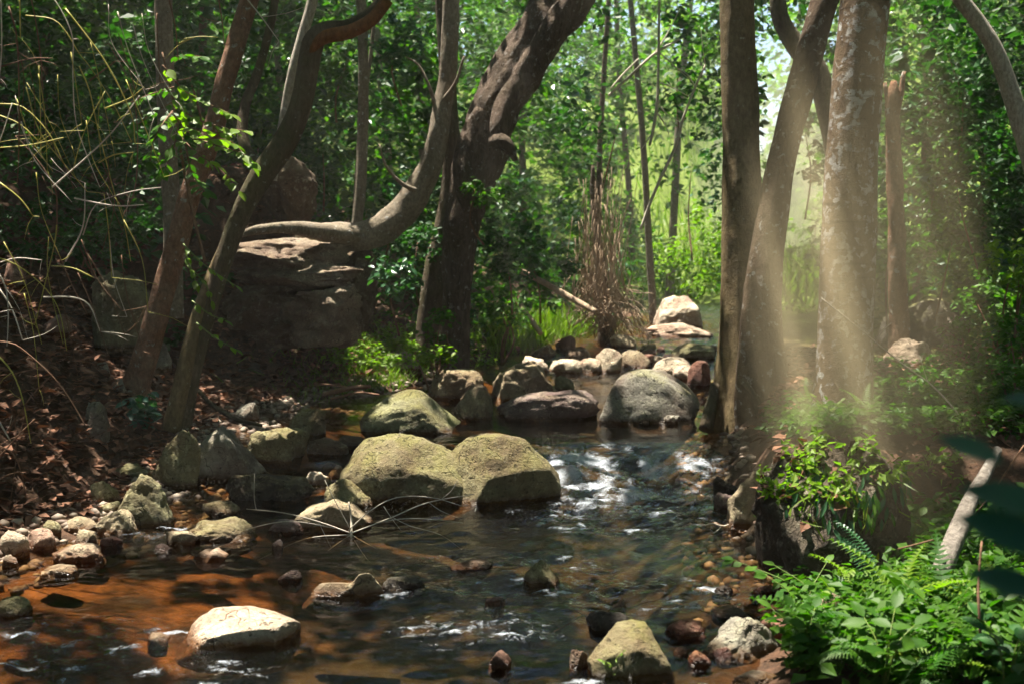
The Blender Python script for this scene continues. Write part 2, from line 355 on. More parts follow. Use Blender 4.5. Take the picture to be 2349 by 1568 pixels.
# ------------------------------------------------------------------ rocks
import bmesh
ICO = {}
def ico(s):
    if s not in ICO:
        bm = bmesh.new(); bmesh.ops.create_icosphere(bm, subdivisions=s, radius=1)
        V = np.array([v.co[:] for v in bm.verts]); bm.verts.index_update(); Fc = np.array([[v.index for v in f.verts] for f in bm.faces]); bm.free(); ICO[s] = (V, Fc)
    return ICO[s]
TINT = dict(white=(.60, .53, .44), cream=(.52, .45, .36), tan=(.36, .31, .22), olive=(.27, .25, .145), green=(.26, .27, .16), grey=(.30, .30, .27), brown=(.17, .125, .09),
            red=(.26, .13, .10), dark=(.055, .05, .045), pink=(.38, .26, .21), orange=(.32, .16, .07), purple=(.22, .17, .17), dark_shade=(.09, .075, .06), pale_brown=(.31, .26, .21))
seed_n = [0]; ROCKS = []
def rock(name, label, box, tint='grey', moss=0., Y=None, deep=.8, sharp=.5, prof=None, mode='ground', rough=.13, tilt=0., group=None, cat=None, sub=None):
    x0, y0, x1, y1 = box; seed_n[0] += 1; r = np.random.default_rng(100 + seed_n[0] * 7)
    cx = (x0 + x1) / 2
    if mode == 'ground' and Y is None:
        p = hit(cx, y1); zb = p.z; w = (x1 - x0) * p.y / F; dpt = w * deep
        Yc = p.y + dpt * .42; s = Yc / F; w = (x1 - x0) * s; base = Vector(((cx - CX) * s, Yc, zb)); h = at(cx, y0, Yc).z - zb
        zlow = -max(.25 * w, .06)
    else:
        s = Y / F; w = (x1 - x0) * s; dpt = w * deep; t = at(cx, y0, Y); b = at(cx, y1, Y); base = Vector((t.x, Y, b.z)); h = t.z - b.z; zlow = -.12 * w
        if mode == 'full': base = Vector((t.x, Y, (t.z + b.z) / 2)); h = (t.z - b.z) / 2; zlow = -h
    V, Fc = ico(sub or (5 if x1 - x0 > 100 else 4 if x1 - x0 > 36 else 3)); V = V.copy()
    p_ = 2.0 + 1.2 * sharp; V /= (np.abs(V) ** p_).sum(1, keepdims=True) ** (1 / p_)
    for _ in range(int(5 + 14 * sharp)):
        n = r.normal(size=3); n[2] = n[2] * .8 + .1; n /= np.linalg.norm(n); d = r.uniform(.56, .95)
        e = V @ n - d; m = e > 0; V[m] -= np.outer(e[m] * (.85 + .15 * sharp), n)
    off = r.uniform(0, 99, 3)
    rad = V / np.linalg.norm(V, axis=1, keepdims=True)
    ax = r.normal(size=3); ax[2] += 1.5; ax /= np.linalg.norm(ax); q = V @ ax * 4 + 1.2 * fbm(V * 2 + off, 2)
    strata = np.abs((q + off[0]) % 1 - .5) * 2
    V = V + rad * (rough * 1.1 * fbm(V * 1.7 + off, 3) + rough * .7 * fbm(V * 5 + off, 3) + rough * .30 * fbm(V * 14 + off, 2) - rough * .5 * sharp * np.maximum(strata - .72, 0) / .28)[:, None]
    V[:, 0] += tilt * V[:, 2]
    V[:, 0] = (V[:, 0] - V[:, 0].min()) / np.ptp(V[:, 0]) * 2 - 1; V[:, 1] = (V[:, 1] - V[:, 1].min()) / np.ptp(V[:, 1]) * 2 - 1
    if prof:
        f = np.interp(V[:, 0], [q[0] for q in prof], [q[1] for q in prof]); up = V[:, 2] > 0; V[up, 2] *= f[up]
    up = V[:, 2] > 0; V[up, 2] = h * (V[up, 2] / V[:, 2].max()) ** .74; V[~up, 2] *= zlow / V[:, 2].min()
    V[:, 0] *= w / 2; V[:, 1] *= dpt / 2
    if mode == 'full': V[:, 2] += h + .3; base.z -= h + .3
    me = mesh_from(name, V, Fc, M['rock']); o = obj(name, me, None, base); o.color = (*TINT[tint], moss)
    ROCKS.append(o)
    return tag(o, label, cat or ('boulder' if name in ('boulder', 'rock_outcrop') else 'flat rock' if name == 'flat_rock' else 'stone'), group)

R = rock
# foreground, in the shallows
R('boulder', 'smooth cream white rock with orange wet foot in the foreground shallows', (386, 1398, 672, 1490), 'white', 0, sharp=.35, deep=.55, prof=[(-1, .75), (-.7, .93), (-.4, 1), (.2, .98), (.55, .8), (1, .5)], rough=.05)
R('stone', 'small tan pebble just beside the cream white foreground rock', (318, 1450, 372, 1480), 'tan', 0)
R('flat_rock', 'long low flat rock ending in a pale knob, mid stream', (682, 1308, 878, 1374), 'tan', .25, deep=.35, prof=[(-1, .45), (-.3, .5), (.25, .5), (.42, .95), (.7, 1), (.9, .8), (1, .6)], sharp=.3, rough=.07)
R('stone', 'dark wet stone awash behind the knobbed flat rock', (872, 1322, 972, 1362), 'dark', .2, sharp=.7, deep=.6)
R('stone', 'small purple grey stone alone in mid stream ripples', (630, 1306, 686, 1338), 'purple')
R('stone', 'half sunk brown green stone with slanting top in dark water', (1200, 1282, 1292, 1346), 'olive', .3, prof=[(-1, .8), (-.4, 1), (.3, .8), (1, .3)])
R('stone', 'low dark stone awash upstream of the brown green stone', (1030, 1282, 1130, 1312), 'brown', 0, sharp=.6)
R('boulder', 'dark wet rock washed by white water beside the mossy boulder', (1348, 1400, 1446, 1458), 'dark', 0, sharp=.9)
R('stone', 'small pinkish stone perched on top of the dark wet rock', (1394, 1374, 1438, 1412), 'pink', Y=5.25)
R('boulder', 'rounded yellow green mossy boulder at the bottom edge of the picture', (1348, 1434, 1556, 1566), 'olive', .8, sharp=.35, deep=.8, prof=[(-1, .6), (-.5, .85), (0, 1), (.4, .98), (.8, .7), (1, .5)], rough=.06)
R('stone', 'pinkish brown wedge shaped stone in the sparkling foreground shallows', (1118, 1488, 1174, 1538), 'pink', sharp=.8)
R('stone', 'dark brown stone touching the mossy bottom boulder', (1308, 1488, 1354, 1540), 'brown', sharp=.8)
R('boulder', 'dark reddish rounded stone between mossy boulder and grey wedge rock', (1532, 1418, 1634, 1468), 'red', 0, sharp=.3)
R('boulder', 'grey wedge shaped rock with sloping top at the ferny bank', (1612, 1412, 1804, 1512), 'grey', .25, sharp=.8, prof=[(-1, .25), (-.3, .55), (.35, 1), (.7, .95), (1, .5)])
R('stone', 'round orange brown stone below the grey wedge rock', (1588, 1490, 1642, 1528), 'orange', sharp=.2)
R('stone', 'small brown stone under the tip of the grey wedge rock', (1552, 1482, 1590, 1506), 'brown')
R('stone', 'dark red stone next to the orange brown stone', (1646, 1484, 1692, 1516), 'red')
R('boulder', 'tan peaked rock standing among the ferns', (1850, 1356, 1990, 1470), 'tan', .1, sharp=.6, prof=[(-1, .35), (-.4, .75), (.0, 1), (.35, .85), (1, .45)])
R('flat_rock', 'low dark slab in the water above the grey wedge rock', (1640, 1392, 1745, 1424), 'dark_shade', .2)
R('stone', 'flat pale stone at the very bottom under the ferns', (1690, 1538, 1800, 1574), 'grey', .1)
R('stone', 'brown stone behind the right end of the grey wedge rock', (1755, 1410, 1830, 1462), 'red')
R('stone', 'wet reddish stone at the foot of the overhanging bank', (1730, 1338, 1790, 1368), 'red', sharp=.8)
R('stone', 'dark low stone in the dark water off the bank', (1640, 1344, 1690, 1366), 'dark')
R('stone', 'dark red brown stone awash left of the dark wet rock', (1110, 1366, 1160, 1392), 'brown', sharp=.8)
# left shore
R('boulder', 'angular lichen speckled grey green boulder standing tilted on left shore', (244, 1084, 390, 1212), 'green', .15, sharp=.9, prof=[(-1, .55), (-.6, .95), (-.2, 1), (.3, .8), (.8, .6), (1, .3)], deep=.7)
R('flat_rock', 'tilted mossy slab behind the lichen speckled boulder', (248, 1058, 372, 1122), 'olive', .7, Y=8.0, sharp=.7)
R('boulder', 'large sunlit pale green boulder beneath the twin stemmed tree', (440, 973, 606, 1104), 'grey', .35, sharp=.55, prof=[(-1, .75), (-.6, .95), (-.1, 1), (.4, .9), (.75, .7), (1, .4)])
R('boulder', 'shaded brown boulder leaning against the sunlit pale green boulder', (346, 983, 462, 1120), 'olive', .3, sharp=.7)
R('boulder', 'olive brown boulder behind the sunlit pale green boulder', (568, 978, 702, 1064), 'olive', .5, sharp=.6)
R('flat_rock', 'dark flat topped block in shade in front of small pale stones', (508, 1082, 716, 1158), 'dark_shade', .35, sharp=1., deep=.6, prof=[(-1, .9), (0, 1), (.6, .9), (1, .6)])
R('stone', 'pale smooth stone resting behind the dark flat block', (596, 1052, 684, 1094), 'cream', 0, Y=8.45, sharp=.3)
R('stone', 'bright white angular stone beside the big mossy boulders', (694, 1080, 757, 1116), 'white', 0, Y=8.0, sharp=.7)
R('stone', 'pinkish stone wedged behind the bright white angular stone', (732, 1058, 782, 1088), 'pink', Y=8.4)
R('stone', 'small buff stone right of the pinkish wedged stone', (748, 1066, 790, 1100), 'cream', Y=8.25)
R('boulder', 'broad mossy boulder, lower left one of the great twin boulders', (774, 993, 1120, 1150), 'olive', .75, sharp=.3, deep=.75, prof=[(-1, .4), (-.6, .8), (-.2, 1), (.2, 1), (.6, .85), (1, .6)], rough=.09)
R('boulder', 'broad mossy boulder beside the rapids with a hollow in its front', (985, 991, 1290, 1156), 'olive', .75, sharp=.35, deep=.75, prof=[(-1, .7), (-.5, .92), (0, 1), (.45, 1), (.75, .9), (1, .6)], rough=.07)
R('flat_rock', 'shaded olive slab sloping under the lower left twin boulder', (734, 1098, 852, 1170), 'olive', .5, sharp=.7, prof=[(-1, 1), (0, .8), (1, .2)])
R('boulder', 'pale tan rounded rock behind the dead radiating twigs', (668, 1142, 852, 1216), 'tan', .2, sharp=.4, prof=[(-1, .4), (-.5, .65), (-.2, .75), (0, 1), (.5, 1), (1, .4)])
R('stone', 'low grey stone in shade left of the dead twigs', (604, 1192, 692, 1228), 'purple')
R('flat_rock', 'thin pale slab lying on top of an arched stone', (408, 1170, 526, 1214), 'tan', .2, Y=7.3, sharp=.6, prof=[(-1, .3), (0, .8), (.4, 1), (1, .5)])
R('boulder', 'low arched stone with a hollow underside in the left shallows', (404, 1192, 580, 1244), 'olive', .35, sharp=.6, prof=[(-1, .6), (-.5, 1), (-.1, .8), (.3, .95), (1, .3)])
R('stone', 'tan stone just left of the low arched stone', (366, 1214, 448, 1254), 'tan', .1)
R('boulder', 'heart shaped tan stone in front of the lichen speckled boulder', (204, 1166, 306, 1230), 'tan', .1, sharp=.6, prof=[(-1, .3), (-.6, .55), (-.2, .75), (.2, 1), (.6, .9), (1, .3)])
R('stone', 'low tan stone left of the heart shaped stone', (122, 1184, 212, 1222), 'tan', .15)
R('stone', 'tan stone in front of the low tan stone on left shore', (148, 1214, 216, 1254), 'tan', 0)
R('flat_rock', 'long smooth buff stone at the edge of the left shore', (104, 1246, 232, 1288), 'cream', .15, sharp=.2)
R('boulder', 'pale round stone cut by the left edge of the picture', (-20, 1216, 50, 1280), 'cream', 0, sharp=.3)
R('stone', 'small pale stone at left edge below the round one', (-14, 1272, 24, 1302), 'cream')
R('stone', 'pinkish stone carrying a fresh green leaf', (42, 1212, 112, 1262), 'pink', sharp=.3)
R('stone', 'grey stone behind the pinkish leaf bearing stone', (70, 1192, 130, 1232), 'olive', .2)
R('stone', 'flat pink stone at the water edge by long buff stone', (134, 1264, 190, 1288), 'pink', sharp=.8)
R('stone', 'flat tan stone awash off the left shore', (72, 1294, 162, 1326), 'tan')
R('stone', 'olive stone at left edge among dark water', (-30, 1366, 50, 1424), 'olive', .4)
R('stone', 'white topped wet pebble pair in the orange shallows', (428, 1256, 516, 1288), 'white', .1, sharp=.6, prof=[(-1, .7), (-.3, .8), (-.05, .5), (.3, 1), (1, .7)])
R('stone', 'small reddish pebble off the long buff stone', (212, 1230, 268, 1258), 'red')
R('stone', 'tiny purple pebble in the left shallows', (345, 1246, 384, 1266), 'purple')
R('stone', 'dark pebble in front of the low grey stone', (616, 1236, 642, 1260), 'purple')
R('stone', 'pale pebble in the shade behind the heart shaped stone', (216, 1150, 262, 1182), 'olive')
R('boulder', 'small mossy stone left of the lichen speckled boulder', (196, 1100, 262, 1158), 'olive', .5)
R('stone', 'olive stone half hidden behind the arched stone', (455, 1148, 545, 1182), 'olive', .2)
# middle distance
R('boulder', 'wide pyramid shaped green boulder behind the great twin boulders', (826, 892, 1056, 996), 'green', .7, sharp=.5, prof=[(-1, .45), (-.6, .75), (-.1, 1), (.2, 1), (.6, .6), (1, .2)], rough=.06)
R('boulder', 'olive rock in the shade left of the pyramid shaped boulder', (640, 936, 744, 1006), 'olive', .5, sharp=.7)
R('stone', 'rounded grey stone in the dark below the overhang', (535, 922, 590, 968), 'grey', .1, sharp=.2)
R('flat_rock', 'brown block in the dim pool by the olive rock', (700, 1004, 800, 1050), 'brown', .1, sharp=.8)
R('stone', 'flat brown stone right of the brown block', (760, 1000, 840, 1030), 'brown', .1)
R('flat_rock', 'flat topped blocky ledge under the gnarled leaning tree', (976, 844, 1126, 912), 'tan', .3, sharp=1., Y=11.6)
R('boulder', 'squat buff rock in front of the blocky ledge', (1030, 880, 1136, 966), 'tan', .25, sharp=.7)
R('boulder', 'rough knobbly olive rock right of the blocky ledge', (1112, 826, 1292, 920), 'tan', .45, sharp=.7, rough=.16)
R('flat_rock', 'long low purple grey slab sloping into the pool', (1138, 892, 1380, 964), 'purple', .25, sharp=.5, deep=.6, prof=[(-1, .4), (-.5, .75), (.1, .85), (.6, 1), (1, .95)])
R('boulder', 'big rounded grey green boulder left of the twin trunked tree', (1362, 846, 1608, 972), 'grey', .6, sharp=.4, prof=[(-1, .5), (-.6, .9), (-.1, 1), (.35, .98), (.8, .7), (1, .45)], rough=.06)
R('stone', 'pale pebble at the foot of the big rounded grey green boulder', (1522, 950, 1566, 972), 'grey')
R('stone', 'small dark upright stone in the upper riffle', (1272, 860, 1318, 900), 'olive', .3, sharp=.7)
R('stone', 'white tent shaped stone above the knobbly olive rock', (1198, 816, 1264, 856), 'white', 0, sharp=1., rough=.2)
R('stone', 'low white stone right of the tent shaped one', (1258, 822, 1336, 858), 'white', 0, sharp=.5)
R('stone', 'squarish pale stone between two white stones upstream', (1328, 820, 1386, 856), 'cream', 0, sharp=.7)
R('boulder', 'tall pale slanted block above the big grey green boulder', (1366, 798, 1430, 856), 'cream', .1, sharp=.8)
R('stone', 'olive sided pale stone next to the tall slanted block', (1424, 802, 1494, 846), 'tan', .2)
R('stone', 'cream stone directly behind the big grey green boulder', (1498, 818, 1590, 866), 'cream', 0, sharp=.4)
R('stone', 'white stone touching the red brown round rock', (1542, 836, 1604, 872), 'white', 0)
R('stone', 'round red brown rock close to the twin trunked tree', (1578, 826, 1634, 888), 'red', .1, sharp=.2)
R('stone', 'round rusty brown rock at the foot of the bright grass', (1274, 770, 1322, 806), 'red', 0, sharp=.2)
R('stone', 'dark brown stone below the round rusty rock', (1296, 794, 1356, 828), 'brown', 0, sharp=.3)
R('stone', 'dark stone left of the round rusty rock', (1214, 792, 1278, 822), 'brown', .2)
R('flat_rock', 'flat green slab upstream beside the twin trunks', (1528, 786, 1644, 826), 'green', .4)
R('stone', 'pinkish pebble among the upstream stones', (1470, 800, 1508, 822), 'pink')
R('stone', 'tan block in the riffle behind the slanted block', (1400, 768, 1462, 800), 'tan', .1)
R('boulder', 'big sunlit white boulder far upstream', (1484, 678, 1612, 752), 'white', .15, sharp=.6, prof=[(-1, .7), (-.5, .95), (.3, 1), (.8, .8), (1, .5)])
R('flat_rock', 'flat white slab at the foot of the big sunlit boulder', (1480, 740, 1648, 776), 'white', 0, sharp=.6, prof=[(-1, .8), (0, 1), (.6, .8), (1, .3)])
R('flat_rock', 'weathered ledge lying in grass left of the gnarled tree', (842, 806, 974, 850), 'grey', .3, sharp=.9)
used = set()
for n_ in range(22):
    cx_ = rng.uniform(1170, 1640); by_ = rng.uniform(790, 880); w_ = rng.uniform(18, 46) * (by_ / 840) ** 2; tn = ['white', 'cream', 'tan', 'olive', 'red', 'grey'][n_ % 6]
    h_ = hit(cx_, by_); nb = min((o for o in ROCKS if 'group' not in o and o.location.y > 9), key=lambda o: (o.location.x - h_.x) ** 2 + (o.location.y - h_.y) ** 2)
    lab = 'small %s stone in the riffle %s the %s' % (tn if tn != 'red' else 'reddish', 'left of' if h_.x < nb.location.x else 'right of', ' '.join(nb['label'].split()[:5]))
    if lab in used or len(lab.split()) > 16: continue
    used.add(lab); R('stone', lab, (cx_ - w_ / 2, by_ - w_ * rng.uniform(.45, .75), cx_ + w_ / 2, by_), tn, .1, sharp=.8, group='small stones in the upstream riffle')
# the overhang on the left bank
oc = empty('rock_outcrop', at(660, 800, 11.8), 'huge blocky overhanging rock ledge streaked with pale lichen on the left bank', 'rock')
for bx, tn, Yb, dp, sh in [((515, 545, 800, 625), 'pale_brown', 11.75, .75, 1.), ((530, 600, 842, 668), 'pale_brown', 11.62, .55, 1.), ((640, 650, 832, 800), 'pale_brown', 11.6, .8, 1.), ((505, 650, 690, 760), 'brown', 11.75, .8, 1.), ((560, 715, 760, 800), 'brown', 11.8, .7, 1.), ((775, 560, 862, 770), 'brown', 12.1, 1.2, .9)]:  # lighter tint on the first blocks so the ledges stand out
    o_ = R('block', None, bx, tn, .15, Y=Yb, deep=dp, sharp=sh, mode='full', rough=.17, sub=5); o_.location -= oc.location; o_.parent = oc
    if 'category' in o_: del o_['category']
R('boulder', 'boulder coloured dark for the shadow under the overhanging rock', (470, 800, 745, 950), 'dark_shade', .1, Y=12.0, sharp=.5)  # dark tint paints the shade of the cave below the ledge
R('boulder', 'rounded humped rock with dark hollow above the overhang', (592, 350, 730, 530), 'brown', .2, Y=12.6, sharp=.2, mode='full', rough=.2, prof=[(-1, .35), (-.5, .85), (0, 1), (.5, .8), (1, .3)])
R('boulder', 'tall grey green rock in the gloom of the left bank', (205, 620, 345, 800), 'green', .25, Y=10.2, sharp=.7)
R('boulder', 'pinkish rock peeping through the stems at the left edge', (2, 590, 60, 660), 'pink', 0, Y=9.5, sharp=.8)
R('stone', 'round dull stone in the litter of the left slope', (95, 720, 160, 770), 'pink', 0, Y=9.0, sharp=.3)
R('stone', 'rounded grey rock between the two leaning trunks', (345, 780, 394, 850), 'grey', .1, Y=9.9, sharp=.2)
R('stone', 'pale stone beside the foot of the reddish leaning trunk', (255, 868, 292, 905), 'grey', 0, Y=8.9)
R('flat_rock', 'long shaded rock lying in the leaf litter slope', (185, 920, 250, 1020), 'grey', .3, Y=8.1, sharp=.6)
R('stone', 'pale stone peeking out of the litter above the slope rock', (218, 830, 250, 862), 'grey', 0, Y=9.2)
# right bank
R('boulder', 'great dark bank boulder with shade coloured face, flat leaf strewn top and draping plants', (1752, 1005, 2120, 1352), 'dark_shade', .1, deep=.75, sharp=.9, prof=[(-1, .8), (-.8, .97), (-.5, 1), (.5, 1), (1, .9)])  # dark tint paints the shade of the bank's hollow onto the rock
R('boulder', 'yellow lichened craggy rock against the side of the bank boulder', (1676, 1078, 1764, 1212), 'tan', .6, sharp=.8, rough=.18, prof=[(-1, .4), (-.2, .7), (.5, 1), (1, .9)])
R('boulder', 'black wet rock at the end of the rapids', (1636, 1090, 1706, 1150), 'dark', 0, sharp=.7)
R('stone', 'purple grey wet stone below the black wet rock', (1640, 1128, 1700, 1176), 'purple', sharp=.7)
R('stone', 'small pale stone above the black wet rock', (1692, 1012, 1742, 1046), 'grey', .1, Y=8.4)
R('stone', 'brown stone stacked over the black wet rock', (1686, 1044, 1740, 1090), 'brown', .1, Y=7.9)
R('stone', 'dark stone between rapids and the brown stacked stone', (1618, 1060, 1668, 1096), 'dark', Y=8.2)
R('boulder', 'sunlit grey rock with dark hollow beneath, right of the lichen trunk', (2028, 776, 2146, 836), 'cream', .1, Y=10.2, sharp=.7, prof=[(-1, .6), (-.3, 1), (.5, .9), (1, .5)])
R('boulder', 'dark rock under the sunlit grey rock', (2030, 826, 2170, 905), 'dark_shade', .2, Y=10.5)
R('stone', 'small pinkish rock beside the lichen trunk', (1988, 826, 2036, 872), 'pink', Y=9.6)
R('boulder', 'dark humped rock on the leafy right terrace', (2056, 868, 2180, 935), 'dark_shade', .15, Y=8.6, sharp=.3)
R('boulder', 'big mossy boulder in shade behind the sunlit grey rock', (2005, 684, 2210, 810), 'dark', .9, Y=12.8, sharp=.5, prof=[(-1, .5), (-.3, .7), (.3, .95), (1, 1)])
R('stone', 'grey stone on top of the terrace far right', (2150, 715, 2230, 760), 'grey', .2, Y=12.0)
R('boulder', 'pale grey rock between twin trunks and lichen trunk', (1800, 850, 1880, 935), 'grey', .4, Y=10.5, sharp=.4)
R('stone', 'pale stone half buried in the far right undergrowth', (2185, 855, 2270, 905), 'grey', .2, Y=9.6)

# ------------------------------------------------------------------ trunks, limbs and twigs
def catmull(P, per):
    P = np.asarray(P, float); Q = np.vstack([2 * P[0] - P[1], P, 2 * P[-1] - P[-2]]); out = []
    for i in range(1, len(Q) - 2):
        n = max(2, int(per(np.linalg.norm(Q[i + 1][:3] - Q[i][:3])))) if callable(per) else per
        t = np.linspace(0, 1, n, endpoint=False)[:, None]; a, b, c, d = Q[i - 1], Q[i], Q[i + 1], Q[i + 2]
        out.append(.5 * (2 * b + (c - a) * t + (2 * a - 5 * b + 4 * c - d) * t ** 2 + (3 * b - a - 3 * c + d) * t ** 3))
    out.append(P[-1:]); return np.vstack(out)
def tube(pts, seg=10, step=.06, lump=0., lump_scale=2., flute=0, flute_amp=0., flute_h=1., seed=0, knots=()):
    """pts: rows (x, y, z, radius). A tapered, closed, slightly uneven tube."""
    C = catmull(pts, lambda L: L / step + 1); P, r = C[:, :3], np.maximum(C[:, 3], .0008)
    T = np.gradient(P, axis=0); T /= np.linalg.norm(T, axis=1, keepdims=True) + 1e-9
    n = np.cross(T[0], (0, 1, .01)); n = n / (np.linalg.norm(n) + 1e-9) if np.linalg.norm(n) > 1e-3 else np.array((1., 0, 0))
    Ns = []
    for t in T:
        n = n - t * (n @ t); n /= np.linalg.norm(n) + 1e-9; Ns.append(n.copy())
    Ns = np.array(Ns); B = np.cross(T, Ns); th = np.linspace(0, 2 * math.pi, seg, endpoint=False)
    ring = Ns[:, None] * np.cos(th)[None, :, None] + B[:, None] * np.sin(th)[None, :, None]
    rr = np.repeat(r[:, None], seg, 1)
    s = np.concatenate([[0], np.cumsum(np.linalg.norm(np.diff(P, axis=0), axis=1))])
    if lump:
        q = np.stack([np.repeat(np.cos(th)[None], len(P), 0) * 1.2, np.repeat(np.sin(th)[None], len(P), 0) * 1.2, np.repeat(s[:, None] * lump_scale, seg, 1)], -1) + seed * 7.7
        rr = rr * (1 + lump * 1.6 * fbm(q, 3) + lump * .5 * fbm(q * np.array((4, 4, 2.5)), 2))
    if flute:
        f = np.exp(-s / flute_h)[:, None]; rr = rr * (1 + flute_amp * f * np.abs(np.sin(th[None] * flute / 2 + seed + .8 * vnoise(np.stack([s * 2, s * 0 + seed, s * 0], -1))[:, None])) ** 1.5)
    for (ks, kt, ka, kw) in knots:
        rr = rr + ka * np.exp(-((s[:, None] - ks) / kw) ** 2 - ((np.angle(np.exp(1j * (th[None] - kt)))) / .7) ** 2)
    V = (P[:, None] + ring * rr[..., None]).reshape(-1, 3); m = len(P)
    i = np.arange(m - 1)[:, None] * seg; j = np.arange(seg)[None]; j2 = (j + 1) % seg
    Fq = np.stack([i + j, i + j2, i + seg + j2, i + seg + j], -1).reshape(-1, 4)
    V = np.vstack([V, P[:1], P[-1:]]); a, b = len(V) - 2, len(V) - 1; jj = np.arange(seg); k2 = (jj + 1) % seg
    caps = np.vstack([np.stack([np.full(seg, a), k2, jj, jj], -1), np.stack([np.full(seg, b), (m - 1) * seg + jj, (m - 1) * seg + k2, (m - 1) * seg + k2], -1)])
    return V, Fq, caps
def tube_mesh(name, pts, mat, **kw):
    V, Fq, caps = tube(pts, **kw); faces = Fq.tolist() + [c[:3] for c in caps.tolist()]
    return mesh_from(name, V, faces, mat)
def px_path(pp, Y, off=0.):
    """pp: (px, py, width_px[, Y]) from foot to top -> rows (x, y, z, r)"""
    out = []
    for q in pp:
        y = q[3] if len(q) > 3 else Y; p = at(q[0], q[1], y); out.append((p.x, p.y, p.z, q[2] * y / F / 2))
    return np.array(out)
def local(P, o): Q = np.array(P, float); Q[:, :3] -= np.array(o); return Q

ANCHORS = []                                   # (tree root, point its crown grows round)
def tree(name, label, stems, mat, Y, seg=20, lump=.07, lump_scale=2.2, flute=0, flute_amp=0, flute_h=.5, rise=None, cat='tree', crown=True, group=None, knots=(), step=.05):
    """stems: list of pixel paths (first is the main trunk). rise: extra world points above the picture."""
    P0 = px_path(stems[0], Y); foot = P0[0, :3].copy(); foot[2] = min(foot[2], float(land_z(foot[0], foot[1]))) if crown else foot[2]
    root = empty(name, foot, label, cat, group)
    for n, sp in enumerate(stems):
        Pn = px_path(sp, Y)
        d = Pn[1] - Pn[0]; d = d / (np.linalg.norm(d[:3]) + 1e-9); sink = Pn[0].copy(); sink[:3] -= d[:3] * (.35 if n == 0 else .1); sink[3] *= 1.08
        if n == 0 or len(sp[0]) < 5: Pn = np.vstack([sink, Pn])
        if rise is not None and n < len(rise) and rise[n] is not None:
            dx, dy, dz = rise[n]; t = Pn[-1]; d = t - Pn[-2]; d = d[:3] / np.linalg.norm(d[:3])
            e1 = t[:3] + d * dz * .45; e2 = t[:3] + d * dz * .55 + np.array((dx, dy, dz * .45))
            Pn = np.vstack([Pn, [*e1, t[3] * .82], [*e2, t[3] * .5]])
            if crown: ANCHORS.append((root, e2))
        me = tube_mesh('trunk', local(Pn, foot), M[mat], seg=seg, lump=lump, lump_scale=lump_scale, flute=flute if n == 0 else 0, flute_amp=flute_amp, flute_h=flute_h, seed=len(ANCHORS) + n * 3 + len(label), knots=knots if n == 0 else (), step=step)
        obj('trunk' if n == 0 else 'limb', me, root)
    return root
def limb(root, pp, mat, Y, name='branch', **kw):
    P = px_path(pp, Y); kw = {**dict(seg=8, lump=.06, step=.06), **kw}
    return obj(name, tube_mesh(name, local(P, root.location), M[mat], **kw), root)

# right hand side: the twin-trunked tree standing in the stream and the lichen-spotted one
twin = tree('twin_trunk_tree', 'massive twin trunked tree with dark fluted base standing at the stream edge',
     [[(1712, 985, 158), (1708, 900, 132), (1705, 780, 108), (1704, 650, 98), (1703, 500, 92), (1700, 330, 84), (1694, 160, 80), (1690, 0, 76), (1687, -160, 72)]],
     'bark_olive', 9.6, seg=40, flute=7, flute_amp=.42, flute_h=.9, lump=.06, rise=[(.2, .3, 5.0)], step=.03)
tw2 = tree('twin_trunk_tree', 'dark leaning stem growing out of the base of the massive twin trunked tree',
     [[(1752, 985, 120), (1748, 880, 110), (1745, 760, 98), (1752, 640, 84), (1768, 520, 72), (1790, 390, 66), (1822, 250, 64), (1858, 120, 62), (1892, 0, 60), (1930, -140, 56)]],
     'bark_twin', 9.35, seg=40, flute=6, flute_amp=.42, flute_h=.8, lump=.09, rise=[(.8, .2, 4.5)], step=.03)
# the stem belongs to the same tree: make it a limb
for c in list(tw2.children):
    c.location = Vector(tw2.location) - Vector(twin.location); c.parent = twin; c.name = 'limb'
ANCHORS[-1] = (twin, ANCHORS[-1][1]); bpy.data.objects.remove(tw2)
limb(twin, [(1700, 870, 16, 9.15), (1722, 900, 20, 9.1), (1745, 950, 26, 9.05), (1760, 1000, 30, 9.0)], 'bark_dark', 9.1, 'root', lump=.1)
limb(twin, [(1640, 880, 20, 9.4), (1632, 930, 30, 9.3), (1618, 985, 34, 9.2)], 'bark_dark', 9.3, 'root', lump=.1)
limb(twin, [(1786, 820, 22, 9.2), (1796, 900, 30, 9.15), (1806, 985, 40, 9.1)], 'bark_dark', 9.2, 'root', lump=.1)
lich = tree('lichen_tree', 'stout straight trunk blotched with white lichen on the right bank',
     [[(1933, 985, 150), (1935, 900, 132), (1938, 780, 124), (1944, 640, 122), (1950, 480, 120), (1958, 320, 114), (1970, 160, 112), (1984, 20, 110), (1994, -140, 104)]],
     'bark_lichen', 7.4, seg=40, flute=5, flute_amp=.12, flute_h=.35, lump=.05, rise=[(.3, 0, 5.2)], knots=((1.95, 4.2, .02, .09), (1.35, 4.9, .018, .07)), step=.03)
limb(lich, [(1918, 960, 26, 7.15), (1906, 985, 34, 7.1), (1890, 1010, 36, 7.05)], 'bark_lichen', 7.1, 'root', lump=.1)
tree('bent_branch_tree', 'dark bent bough crossing behind the leaning stem of the twin tree',
     [[(1960, 700, 60), (1930, 420, 52), (1880, 180, 50), (1830, 110, 46), (1790, 40, 38), (1780, -60, 34)]], 'bark_dark', 13.0, rise=[(-.2, .2, 2.5)])
